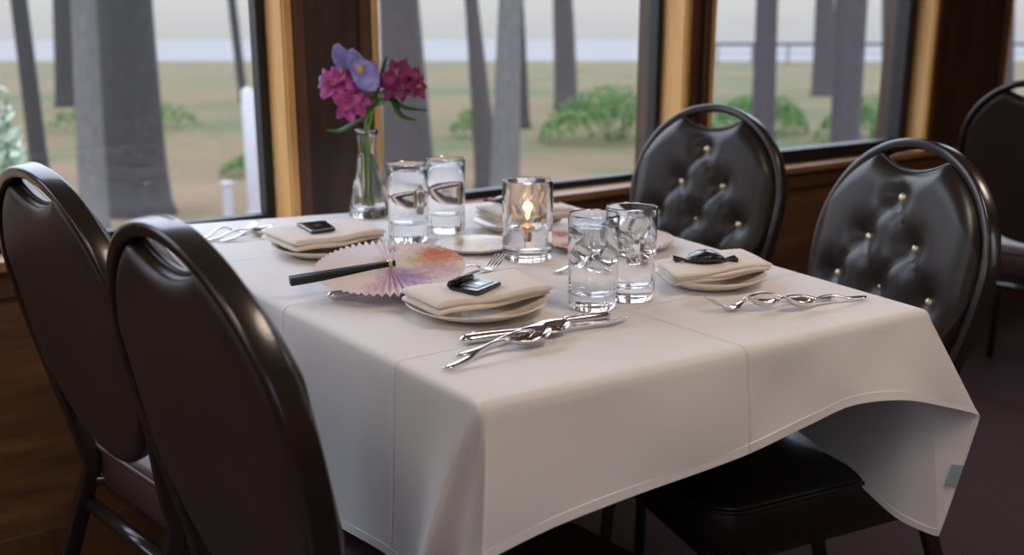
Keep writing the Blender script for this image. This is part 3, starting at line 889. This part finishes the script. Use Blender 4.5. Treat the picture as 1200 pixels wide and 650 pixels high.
# ------------------------------------------------------------------ cutlery
SH = 'silver'
def handle_rows(x0, x1, w0, w1, zf, n_=22, t0=.0016, t1=.0024):
    rows_ = []
    for i in range(n_ + 1):
        t_ = i / n_; x = lerp(x0, x1, t_)
        wd = lerp(w0, w1, sstep((t_ - .25) / .6))
        if t_ > .9: wd *= math.sqrt(max(.02, 1 - ((t_ - .9) / .1) ** 2))
        th = lerp(t0, t1, t_) * (1 if t_ < .9 else max(.45, 1 - (t_ - .9) * 5))
        rows_.append([(x, wd * math.cos(a), zf(t_) + th * math.sin(a)) for a in (2 * PI * j / 12 for j in range(12))])
    return rows_
def make_spoon(label, loc, ang, ln=.178, group=None, big=1.0, up=.003, wid=1.0):
    """bowl tip at -x end, handle end at +x; lies bowl-up on the cloth"""
    o = thing('spoon', label, 'spoon', loc, ang, group)
    bl_, bw, dp = .056 * big, .0185 * big * wid, .0085 * big
    rows_t, rows_b = [], []
    nb = 20
    for i in range(nb + 1):
        t_ = i / nb; x = -ln * .5 + bl_ * t_
        wd = bw * (math.sin(PI * min(1, max(0, t_)) ** .85) ** .62 if 0 < t_ < 1 else 0) + (.0026 * sstep((t_ - .8) / .2)) + .0004
        rim = .0115 * big - .002 * math.sin(PI * t_) + up * (1 - t_) * (1 - t_)
        rt, rb = [], []
        for j in range(13):
            s_ = -1 + 2 * j / 12
            prof = (1 - s_ * s_) * math.sin(PI * t_) ** .55 if 0 < t_ < 1 else 0
            z = rim - dp * prof
            rt.append((x, wd * s_, z + .0007)); rb.append((x, wd * s_, z - .0007))
        rows_t.append(rt); rows_b.append(rb)
    g_ = G()
    g_.grid([a + b[::-1] for a, b in zip(rows_t, rows_b)], True, True, True)
    g_.obj('bowl', SH, o)
    xn = -ln * .5 + bl_
    zf = lambda t_: .0115 * big + .004 * math.sin(PI * min(1, t_ / .62)) * (1 - .35 * t_) * (1 if t_ < .62 else 0) - .0088 * big * sstep((t_ - .1) / .85)
    G().grid(handle_rows(xn - .003, ln * .5, .0024, .0064, zf), True, True, True).obj('handle', SH, o)
    return o
def make_fork(label, loc, ang, ln=.19, group=None):
    o = thing('fork', label, 'fork', loc, ang, group)
    hl = .062
    def zc(t_): return .012 - .010 * math.sin(PI * min(1, t_ * .95)) + .010 * (1 - t_) ** 2
    g_ = G(); rows_ = []
    for i in range(11):                               # the palm
        t_ = .52 + .48 * i / 10; x = -ln / 2 + hl * t_
        wd = lerp(.0125, .003, sstep((t_ - .62) / .38))
        rows_.append([(x, wd * math.cos(a), zc(t_) + .0013 * math.sin(a)) for a in (2 * PI * j / 12 for j in range(12))])
    g_.grid(rows_, True, True, True); g_.obj('palm', SH, o)
    for q in range(4):
        y = -.0096 + .0064 * q; rows_ = []
        for i in range(10):
            t_ = .56 * i / 9; x = -ln / 2 + hl * t_
            wd = .0018 if i > 1 else .0008 + .0005 * i
            rows_.append([(x, y + wd * math.cos(a), zc(t_) + .001 * math.sin(a)) for a in (2 * PI * j / 8 for j in range(8))])
        G().grid(rows_, True, True, True).obj('tine', SH, o)
    zf = lambda t_: .0118 + .008 * math.sin(PI * min(1, t_ / .62)) * (1 if t_ < .62 else 0) * (1 - .35 * t_) - .0092 * sstep((t_ - .1) / .85)
    G().grid(handle_rows(-ln / 2 + hl - .003, ln / 2, .003, .0082, zf), True, True, True).obj('handle', SH, o)
    return o
def make_knife(label, loc, ang, ln=.236, hl=.098, group=None, z0=0.0):
    """blade tip at -x end, hollow handle at +x"""
    o = thing('knife', label, 'knife', loc, ang, group)
    rows_ = []
    for i in range(19):
        t_ = i / 18; x = -ln / 2 + (ln - hl) * t_
        lo, hi = -.0085, .0085
        if t_ < .22: hi = lerp(-.006, .0085, math.sin(PI / 2 * t_ / .22))
        if t_ > .9: lo = lerp(-.0085, -.0055, (t_ - .9) / .1); hi = lerp(.0085, .0055, (t_ - .9) / .1)
        rows_.append([(x, lo, .0055), (x, lo * .2, .0048), (x, hi, .0044), (x, hi, .0066), (x, lo * .2, .0062)])
    G().grid(rows_, True, True, True).obj('blade', SH, o, angle=.5)
    rows_ = []
    for i in range(23):
        t_ = i / 22; x = ln / 2 - hl + hl * t_
        wd = lerp(.0062, .0098, sstep(t_ / .85)); th = lerp(.0042, .0060, sstep(t_ / .7))
        if t_ > .88: k_ = math.sqrt(max(.03, 1 - ((t_ - .88) / .12) ** 2)); wd *= k_; th *= k_
        if t_ < .06: wd *= .9 + t_ * 2; th *= .9 + t_ * 2
        rows_.append([(x, wd * math.cos(a), .0062 + th * math.sin(a)) for a in (2 * PI * j / 14 for j in range(14))])
    G().grid(rows_, True, True, True).obj('handle', SH, o)
    return o
CZ = TZ + .0012
def between(fn_, label, head, tail, **kw):
    """head = bowl / tine / blade tip, tail = handle end"""
    h, t_ = Vector(head), Vector(tail); d = t_ - h
    return fn_(label, ((h.x + t_.x) / 2, (h.y + t_.y) / 2, kw.pop('z', CZ)), math.atan2(d.y, d.x), ln=d.length, **kw)
# front setting, beside the front plate
between(make_knife, 'table knife with a thick handle, nearest the front plate', (.880, .918), (.643, .972), hl=.105)
between(make_knife, 'second knife lying along the first, patterned end towards the water glasses', (.665, .990), (.873, .949), hl=.07)
between(make_spoon, 'front teaspoon of the crossing pair at the table edge', (.744, .924), (.572, .899), big=1.22)
between(make_spoon, 'rear teaspoon of the crossing pair, under the table knives', (.787, .936), (.611, .931))
# right setting: one fork, two spoons
between(make_fork, 'fork on the right by the table edge, left of two spoons', (.998, .885), (1.179, .852))
between(make_spoon, 'teaspoon between the fork and the last spoon on the right', (1.046, .858), (1.204, .829), up=.012, wid=.62)
between(make_spoon, 'rightmost teaspoon near the right corner of the table', (1.086, .826), (1.243, .802), up=.012, wid=.62)
# far left setting by the window
between(make_fork, 'fork beside the left window, farthest of the three there', (.735, 1.822), (.600, 1.800), )
between(make_spoon, 'teaspoon beside the left window, middle of the three there', (.752, 1.79), (.612, 1.782))
between(make_spoon, 'teaspoon beside the left window, nearest of the three there', (.765, 1.765), (.635, 1.760))
# pieces half covered by the fan and the plates
between(make_spoon, 'teaspoon half hidden under the open paper fan', (.667, 1.452), (.82, 1.50), ln_dummy=0) if False else between(make_spoon, 'teaspoon peeping out above the black fan handle', (.668, 1.420), (.832, 1.432))
between(make_knife, 'knife peeping out from under the front of the paper fan', (.82, 1.222), (.608, 1.264), hl=.085)
between(make_fork, 'fork with its tines showing behind the front napkin', (.935, 1.285), (.765, 1.232), )
between(make_spoon, 'teaspoon left of the front water glass, handle end showing', (1.118, 1.215), (.972, 1.192))

# ------------------------------------------------------------------ glasses
def lathe_closed(prof, n_, mod=None):
    return G().lathe(prof, n_, mod=mod)
def make_tumbler(label, x, y, r, h, fill, base=.024, ice=0, seed=1, facets=True):
    o = thing('water_glass', label, 'glass', (x, y, TZ + .0008), 0, None)
    rb = r * .95; wt = .0017
    ro = lambda z: lerp(rb, r, z / h)
    def mod(a, i): return 1 + (.012 * math.cos(16 * a) if facets and i in (2, 3, 4) else 0)
    prof = [(0, .001), (rb * .86, 0), (rb * .96, .003), (rb, .009), (ro(.022), .022), (ro(h * .3), h * .3), (ro(h * .6), h * .6), (ro(h - .003), h - .003), (r - .0006, h - .0005), (r - .0018, h - .0005), (r - wt, h - .003),
            (ro(h * .6) - wt, h * .6), (ro(base + .012) - wt, base + .012), (ro(base) - wt - .002, base + .003), (ro(base) - wt - .009, base), (0, base - .001)]
    lathe_closed(prof, 96, mod).obj('glass_body', 'glass', o)
    e_ = .0002
    zt = fill
    prof = [(0, base - .001 - e_), (ro(base) - wt - .009, base - e_), (ro(base) - wt - .002 + e_, base + .003), (ro(base + .012) - wt + e_, base + .012), (ro(h * .6) - wt + e_, min(h * .6, zt - .004)), (ro(zt) - wt + e_, zt), (ro(zt) - wt - .003, zt - .001), (0, zt - .0012)]
    G().lathe(prof, 64).obj('water', 'water', o)
    rr = random.Random(seed)
    for q in range(ice):
        s_ = rr.uniform(.0085, .0115)
        g_ = G(); vs = [(sx_ * s_ * rr.uniform(.8, 1.1), sy_ * s_ * rr.uniform(.8, 1.1), sz_ * s_ * rr.uniform(.7, 1.0)) for sz_ in (-1, 1) for sy_ in (-1, 1) for sx_ in (-1, 1)]
        g_.add(vs, [(0, 2, 3, 1), (4, 5, 7, 6), (0, 1, 5, 4), (2, 6, 7, 3), (0, 4, 6, 2), (1, 3, 7, 5)])
        c_ = g_.obj('ice_cube', 'ice', o, bevel=.004)
        a = q * 2.4 + rr.uniform(-.4, .4); d = rr.uniform(.007, r - .0165)
        c_.location = (d * math.cos(a), d * math.sin(a), zt - .007 - q * .0078 * (zt - base - .02) / .085)
        c_.modifiers['bevel'].segments = 4
        for p_ in c_.data.polygons: p_.use_smooth = True
        c_.rotation_euler = (rr.uniform(0, 3), rr.uniform(0, 3), rr.uniform(0, 3))
    return o
make_tumbler('front water glass of the near pair, full of ice water', .893, 1.008, .0362, .1345, .118, .020, 8, 3)
make_tumbler('rear water glass of the near pair, beside the right napkin', .969, 1.012, .0372, .1365, .124, .020, 8, 5)
make_tumbler('left water glass of the far pair, beside the flower vase', .926, 1.567, .0385, .146, .134, .034, 0, 8)
make_tumbler('right water glass of the far pair, between the other glass and the candle', 1.035, 1.605, .0385, .144, .131, .034, 0, 9)

# candle glass with floating wick
cd = thing('candle_glass', 'lit candle in a clear etched glass in the middle of the table', 'candle', (1.011, 1.312, TZ + .0008))
R_, H_ = .0432, .137
def cmod(a, i): return 1
prof = [(0, .001), (R_ * .86, 0), (R_ * .97, .003), (R_, .010), (R_, .07), (R_, H_ - .003), (R_ - .0006, H_ - .0004), (R_ - .0022, H_ - .0004), (R_ - .003, H_ - .003), (R_ - .003, .07), (R_ - .003, .024), (R_ - .008, .018), (0, .017)]
G().lathe(prof, 96).obj('glass_body', 'glass', cd)
G().lathe([(0, .0168), (R_ - .008, .0178), (R_ - .0028, .024), (R_ - .0028, .050), (R_ - .0028, .055), (R_ - .006, .0542), (0, .054)], 64).obj('lamp_oil', 'wick_oil', cd)
G().lathe([(0, .0535), (.012, .0535), (.013, .055), (.012, .0565), (.004, .0575), (.003, .063), (0, .0632)], 24).obj('wick_holder', 'wick', cd)
G().sweep([(0, 0, .062), (.0005, 0, .068), (0, .0006, .072)], circ(.0009, 6)).obj('wick', 'handle_black', cd)
G().lathe([(0, .067), (.0026, .070), (.0046, .077), (.0048, .082), (.0034, .090), (.0015, .098), (0, .103)], 20).obj('flame', 'flame', cd)
G().lathe([(0, .030), (.0045, .031), (.0055, .040), (.003, .049), (.002, .0535), (0, .0535)], 16).obj('wick_weight', 'wick', cd)
pl = bpy.data.lights.new('flame_light', 'POINT'); pl.energy = .35; pl.color = (1, .55, .22); pl.shadow_soft_size = .008
po = bpy.data.objects.new('flame_light', pl); COL.objects.link(po); po.parent = cd; po.location = (0, 0, .088)
# etched leaves and stems on the glass
rr = random.Random(4)
def on_cyl(a, z, r=R_ + .0004): return (r * math.cos(a), r * math.sin(a), z)
for q in range(7):
    a0 = q * 2 * PI / 7 + .35
    st_ = [on_cyl(a0 + .12 * math.sin(t_ * 4), .028 + .085 * t_) for t_ in [i / 12 for i in range(13)]]
    G().sweep(st_, circ(.0007, 6)).obj('etched_stem', 'etch', cd)
    for k_ in range(4):
        t_ = .2 + .24 * k_; az = a0 + .12 * math.sin(t_ * 4); z = .028 + .085 * t_; sg = 1 if k_ % 2 else -1
        rows_ = []
        for i in range(7):
            u = i / 6; wz = .0075 * math.sin(PI * u)
            a = az + sg * .34 * u; zz = z + .017 * u
            rows_.append([on_cyl(a, zz - wz, R_ + .0003), on_cyl(a, zz, R_ + .0006), on_cyl(a, zz + wz, R_ + .0003)])
        G().grid(rows_).obj('etched_leaf', 'etch', cd)

# ------------------------------------------------------------------ paper fans
def fan_paper(name, style):
    m = mat(name, (.8, .66, .62), .8)
    t_ = N(m, 'ShaderNodeTexCoord')
    base = N(m, 'ShaderNodeRGB'); base.outputs[0].default_value = (.86, .77, .755, 1)
    cur = base.outputs[0]
    def spot(px_, py_, r0_, r1_, colr, amt=1.0, nsc=60, cur=None):
        sub = N(m, 'ShaderNodeVectorMath', operation='DISTANCE'); L(m, t_.outputs['Object'], sub.inputs[0]); sub.inputs[1].default_value = (px_, py_, 0)
        nz_ = N(m, 'ShaderNodeTexNoise'); nz_.inputs['Scale'].default_value = nsc; nz_.inputs['Detail'].default_value = 3; L(m, t_.outputs['Object'], nz_.inputs['Vector'])
        ad = N(m, 'ShaderNodeMath', operation='MULTIPLY_ADD'); L(m, nz_.outputs['Fac'], ad.inputs[0]); ad.inputs[1].default_value = r1_ * 1.6; L(m, sub.outputs['Value'], ad.inputs[2])
        mr = N(m, 'ShaderNodeMapRange'); L(m, ad.outputs[0], mr.inputs['Value'])
        mr.inputs['From Min'].default_value = r0_ + r1_ * .8; mr.inputs['From Max'].default_value = r1_ + r1_ * .8
        mr.inputs['To Min'].default_value = amt; mr.inputs['To Max'].default_value = 0
        mx_ = N(m, 'ShaderNodeMix', data_type='RGBA'); L(m, mr.outputs[0], mx_.inputs['Factor']); L(m, cur, mx_.inputs['A']); mx_.inputs['B'].default_value = (*colr, 1)
        return mx_.outputs['Result']
    for s_ in style: cur = spot(*s_, cur=cur)
    L(m, cur, bsdf(m).inputs['Base Color'])
    return m
# in the fan's own frame +x points away from the handle
M['fan_a'] = fan_paper('pink_floral_fan_paper', [
    (-.03, .09, .03, .09, (.86, .80, .82), .8, 30), (.085, .01, .018, .045, (.72, .27, .13), .9, 70), (.06, -.03, .01, .04, (.66, .34, .40), .7, 90), (.085, .035, .005, .028, (.60, .22, .16), .8, 120),
    (.005, -.055, .012, .055, (.50, .27, .47), .85, 60), (.0, .025, .003, .02, (.70, .50, .16), .7, 120), (.045, .005, .004, .02, (.62, .48, .16), .7, 140), (-.045, -.075, .006, .03, (.60, .30, .38), .6, 130), (.03, .07, .004, .012, (.50, .30, .45), .8, 150), (.075, -.06, .006, .03, (.68, .46, .58), .6, 100)])
M['fan_b'] = fan_paper('pink_red_floral_fan_paper', [
    (.10, -.02, .006, .026, (.60, .08, .06), .9, 120), (.085, .03, .004, .02, (.16, .26, .10), .8, 140), (-.10, .03, .006, .024, (.62, .10, .08), .9, 120), (-.09, -.05, .01, .05, (.48, .42, .52), .7, 60), (.03, -.08, .01, .03, (.55, .14, .14), .7, 100)])
def make_fan(label, loc, rz, tilt, tilt_dir, r, m_, np_=60):
    """round pleated fan, handle along -x"""
    o = thing('paper_fan', label, 'fan', loc)
    ax = Vector((-tilt_dir.y, tilt_dir.x, 0))
    o.rotation_mode = 'QUATERNION'
    from mathutils import Quaternion
    o.rotation_quaternion = Quaternion((ax.x, ax.y, 0), tilt) @ Quaternion((0, 0, 1), rz)
    rows_ = []
    radii = [.006, .02, .04, .07, .1 * r / .12, r * .93, r]
    gap = .11
    for q, rad in enumerate(radii):
        row = []
        for i in range(np_ * 2 + 1):
            a = -PI + gap + (2 * PI - 2 * gap) * i / (np_ * 2)
            am = (.0008 + .0024 * rad / r) * (.45 + 1.1 * abs(math.sin(a)) ** 5)
            z = am * (1 if i % 2 else -1)
            rr_ = rad + (.0013 if (i % 2 and q == len(radii) - 1) else 0)
            row.append((rr_ * math.cos(a), rr_ * math.sin(a), z))
        rows_.append(row)
    p = G().grid(rows_).obj('pleated_paper', m_, o, smooth=False)
    sm_ = p.modifiers.new('s', 'SOLIDIFY'); sm_.thickness = .0005
    for sg in (-1, 1):
        hp = []
        rows_ = []
        for i in range(15):
            t_ = i / 14; x = lerp(.008, -.152, t_)
            wd = lerp(.0036, .0062, sstep(t_)) + (.0010 * math.sin((t_ - .78) / .22 * PI) if t_ > .78 else 0)
            rows_.append([(x, sg * .0045 * 0 + qx * wd, sg * .0031 + .0026 + qz) for qx, qz in rrect(1.9, .0056, .0018, 2)])
        G().grid(rows_, True, True, True).obj('guard_stick', 'handle_black', o, angle=.6)
    G().lathe([(0, -.008), (.004, -.008), (.0045, -.006), (.0045, .009), (.003, .0105), (0, .0105)], 14).obj('pivot', 'brass', o)
    return o
tow = Vector((-CAM_FWD.x, -CAM_FWD.y))
make_fan('open round pink floral paper fan with a black handle, in front of the left glasses', (.713, 1.264, TZ + .037), math.radians(-10), .13, Vector((-CAM_FWD.x, -CAM_FWD.y, 0)), .113, M['fan_a'])
make_fan('pink fan with red flowers half hidden behind the near water glasses', (1.195, 1.315, TZ + .016), math.radians(200), .0, Vector((-CAM_FWD.x, -CAM_FWD.y, 0)), .122, M['fan_b'])

# small saucer with a yellow flower print
m = M['yellow_plate'] = mat('yellow_flower_china', (.82, .76, .68), .25)
t_ = N(m, 'ShaderNodeTexCoord')
nzn = N(m, 'ShaderNodeTexNoise'); nzn.inputs['Scale'].default_value = 70; L(m, t_.outputs['Object'], nzn.inputs['Vector'])
ds = N(m, 'ShaderNodeVectorMath', operation='DISTANCE'); L(m, t_.outputs['Object'], ds.inputs[0]); ds.inputs[1].default_value = (0, .005, .009)
ad = N(m, 'ShaderNodeMath', operation='MULTIPLY_ADD'); L(m, nzn.outputs['Fac'], ad.inputs[0]); ad.inputs[1].default_value = .05; L(m, ds.outputs['Value'], ad.inputs[2])
L(m, ramp(m, ad.outputs[0], [(.03, (.60, .36, .08)), (.058, (.74, .50, .18)), (.066, (.82, .76, .68))]), bsdf(m).inputs['Base Color'])
r_ = .074
tag(G().lathe([(0, .0088), (r_ * .80, .009), (r_ * .93, .0102), (r_ * .985, .0118), (r_, .0112), (r_ * .98, .0096), (r_ * .84, .005), (r_ * .66, .0005), (r_ * .62, 0), (0, .0005)], 64).obj('saucer', 'yellow_plate', loc=(.985, 1.43, TZ + .001)),
    'small flat saucer with a yellow flower print beside the candle', 'saucer')

# ------------------------------------------------------------------ vase and flowers
VX, VY = .992, 1.842
vs_ = thing('bud_vase', 'clear pressed-glass bud vase at the window end of the table', 'vase', (VX, VY, TZ + .0008))
vp = [(0, .001), (.036, 0), (.0405, .004), (.041, .012), (.037, .035), (.030, .065), (.0235, .10), (.019, .135), (.0185, .150), (.0205, .168), (.0245, .180), (.0255, .1835), (.0235, .1835), (.0185, .170), (.0155, .150), (.0155, .12), (.0185, .09), (.023, .065), (.027, .04), (.028, .02), (.02, .014), (0, .013)]
def vmod(a, i):
    if 2 <= i <= 9: return 1 + (.06 if i % 2 else -.06) * math.cos(12 * a)
    if 10 <= i <= 12: return 1 + .06 * math.cos(8 * a)
    return 1
G().lathe(vp, 96, mod=vmod).obj('vase_body', 'glass', vs_)
G().lathe([(0, .0128), (.02, .0138), (.0282, .02), (.0272, .04), (.0232, .065), (.0187, .09), (.0157, .12), (.0157, .135), (.012, .1345), (0, .134)], 48).obj('vase_water', 'water', vs_)

def P3(px, py, d=0.0):                       # bouquet layout: metres right / above the vase foot, d towards the camera
    return CAM_RIGHT * ((px - 433) / 549.) + Vector((0, 0, (254 - py) / 549. * 1.0)) * 1.0 - CAM_FWD * d
def petal(g_, base, dirv, nrm, ln, wd, curl=.3, cup=.25, n_=7, tipw=.35):
    dirv = dirv.normalized(); nrm = (nrm - dirv * nrm.dot(dirv)).normalized(); sd = dirv.cross(nrm)
    rows_ = []
    for i in range(n_ + 1):
        t_ = i / n_; wv2 = wd * (math.sin(PI * (.08 + .80 * t_)) ** .8) * (1 - (1 - tipw) * sstep((t_ - .75) / .25))
        c = base + dirv * ln * t_ * (1 - .15 * curl * t_) + nrm * ln * curl * t_ * t_
        rows_.append([c + sd * wv2 * s_ + nrm * (wv2 * cup * s_ * s_ + .0012 * math.sin(9 * t_ + 4 * s_)) for s_ in (-1, -.55, 0, .55, 1)])
    g_.grid(rows_)
def floret(root, name, c, axis, m_, s_, seed, n_=6):
    rr_ = random.Random(seed)
    axis = axis.normalized(); u_ = axis.orthogonal().normalized(); v_ = axis.cross(u_)
    o_ = None
    for q in range(n_):
        a = q * 2 * PI / n_ + rr_.uniform(-.25, .25)
        d = (u_ * math.cos(a) + v_ * math.sin(a)) * rr_.uniform(.8, 1.1) + axis * rr_.uniform(.45, .8)
        g_ = G(); petal(g_, c, d, axis * 1.0 - (u_ * math.cos(a) + v_ * math.sin(a)) * .5, s_ * rr_.uniform(.85, 1.1), s_ * .30, -.35, .3)
        p = g_.obj('petal', m_, root); q2 = p.modifiers.new('s', 'SOLIDIFY'); q2.thickness = .0007
    g_ = G()
    for q in range(5):
        a = q * 1.26; tip = c + axis * s_ * .75 + (u_ * math.cos(a) + v_ * math.sin(a)) * s_ * .12
        g_.sweep([c, c.lerp(tip, .5), tip], circ(.0006, 5))
    g_.obj('stamen', M['iris_yellow'], root)
def flower(name, label, cat='flower', group=None):
    return thing(name, label, cat, (VX, VY, TZ + .001), 0, group)
def stem_to(root, pts, r=.0019):
    G().sweep(catmull(pts, 6), circ(r, 8)).obj('stem', 'stem', root)
FOOT = [Vector((.006, -.004, .020)), Vector((-.008, .004, .022)), Vector((.004, .008, .020)), Vector((-.004, -.009, .022))]
NECK = [Vector((.005, 0, .165)), Vector((-.006, .003, .165)), Vector((0, .006, .165)), Vector((-.001, -.006, .165))]
cam_dir = -CAM_FWD + Vector((0, 0, .15))
# magenta alstroemeria, left: three florets and a bud
fa = flower('alstroemeria', 'magenta blossoms on the left of the vase bouquet', 'flower')
for px, py, d, s_, ax_, sd in ((402, 103, .014, .040, Vector((-.5, -.2, .5)), 1), (415, 126, .028, .038, Vector((-.3, -.3, -.25)), 2), (426, 117, .030, .036, Vector((.15, -.4, .1)), 3), (392, 100, .0, .030, Vector((-.8, 0, .3)), 4), (409, 92, .01, .030, Vector((-.1, -.1, .9)), 14)):
    c = P3(px, py, d); floret(fa, 'floret', c - ax_.normalized() * .006, ax_ + cam_dir * .7, 'magenta', s_, sd)
    stem_to(fa, [P3(432, 140, .004), P3((px + 432) / 2, py + 18, d * .4), c], .0014)
stem_to(fa, [FOOT[0], NECK[0], P3(432, 140, .004)])
g_ = G(); g_.lathe([(0, -.008), (.004, -.005), (.0055, .001), (.004, .007), (0, .010)], 12); b_ = g_.obj('bud', 'iris', fa); b_.location = P3(384.5, 97, .004)
# plum alstroemeria, right
fb = flower('alstroemeria', 'deep plum blossoms on the right of the vase bouquet', 'flower')
for px, py, d, s_, ax_, sd in ((472, 92, .012, .040, Vector((.1, -.2, .5)), 6), (488, 96, .012, .038, Vector((.7, -.1, .3)), 7), (478, 104, .026, .036, Vector((.3, -.3, -.2)), 8), (464, 100, .02, .034, Vector((-.3, -.2, .2)), 9), (494, 104, .02, .030, Vector((.9, -.2, -.1)), 15)):
    ax3 = CAM_RIGHT * ax_.x - CAM_FWD * (-ax_.y) + Vector((0, 0, ax_.z))
    c = P3(px, py, d); floret(fb, 'floret', c - ax3.normalized() * .006, ax3 + cam_dir * .7, 'plum', s_, sd)
    stem_to(fb, [P3(441, 128, .002), P3((px + 441) / 2, py + 14, d * .4), c], .0014)
stem_to(fb, [FOOT[1], NECK[1], P3(441, 128, .002)])
# iris: falls, standards and yellow signal
fi = flower('iris', 'blue violet iris with a yellow throat at the top of the bouquet', 'flower')
ic = P3(432, 96, .012)
def iris_petal(tip, wd, d, curl=.15, cup=.3, m_='iris', base=None):
    b0 = base or ic; v = P3(*tip, d) - b0
    g2 = G(); petal(g2, b0, v, cam_dir, v.length * 1.05, wd, curl, cup, 9, .75)
    p = g2.obj('petal', m_, fi); q2 = p.modifiers.new('s', 'SOLIDIFY'); q2.thickness = .0008
iris_petal((405, 58), .017, .018, .1, .35, base=P3(414, 90, .010))
iris_petal((421, 65), .019, .026, -.05, .3)
iris_petal((450, 108), .026, .034, .25, .2, base=P3(424, 74, .022))
iris_petal((440, 110), .020, .020, .2, .3, base=P3(426, 78, .014))
iris_petal((446, 78), .015, .004, .1, .3)
iris_petal((412, 66), .014, .002, .1, .3)
g_ = G(); petal(g_, P3(429, 80, .040), P3(437, 92, .048) - P3(429, 80, .040), cam_dir, .020, .0065, .1, .2)
p = g_.obj('signal_patch', 'iris_yellow', fi); p.modifiers.new('s', 'SOLIDIFY').thickness = .001
stem_to(fi, [FOOT[2], NECK[2], P3(434, 135, .0), ic], .0026)
# green leaves
fl2 = flower('leaf_spray', 'green leafy stem with narrow drooping leaves at the neck of the vase', 'foliage')
stem_to(fl2, [FOOT[3], NECK[3], P3(440, 140, .008), P3(444, 118, .008)], .0022)
for pts, wd in (([(434, 138), (420, 146), (404, 154), (389, 153)], .0060), ([(446, 121), (462, 117), (478, 128), (505, 131)], .0058), ([(448, 120), (464, 119), (474, 137), (492, 142)], .0062), ([(448, 112), (462, 108), (474, 113), (488, 113)], .0040),
                ([(447, 116), (452, 98), (456, 82), (460, 70)], .0045), ([(437, 136), (434, 120), (424, 102), (418, 96)], .0050), ([(440, 132), (446, 122), (444, 110), (446, 100)], .0052)):
    cp = catmull([P3(x, y, .012) for x, y in pts], 6); nn_ = len(cp); rows_ = []
    for i, c in enumerate(cp):
        t_ = i / (nn_ - 1); tn = (cp[min(i + 1, nn_ - 1)] - cp[max(i - 1, 0)]).normalized()
        sd = tn.cross(cam_dir + Vector((.3, .2, .5))).normalized(); ww = wd * (math.sin(PI * (.05 + .93 * t_)) ** .7)
        up_ = sd.cross(tn)
        rows_.append([c - sd * ww + up_ * ww * .3, c, c + sd * ww + up_ * ww * .3])
    lf = G().grid(rows_).obj('leaf', 'leaf', fl2); lf.modifiers.new('s', 'SOLIDIFY').thickness = .0007
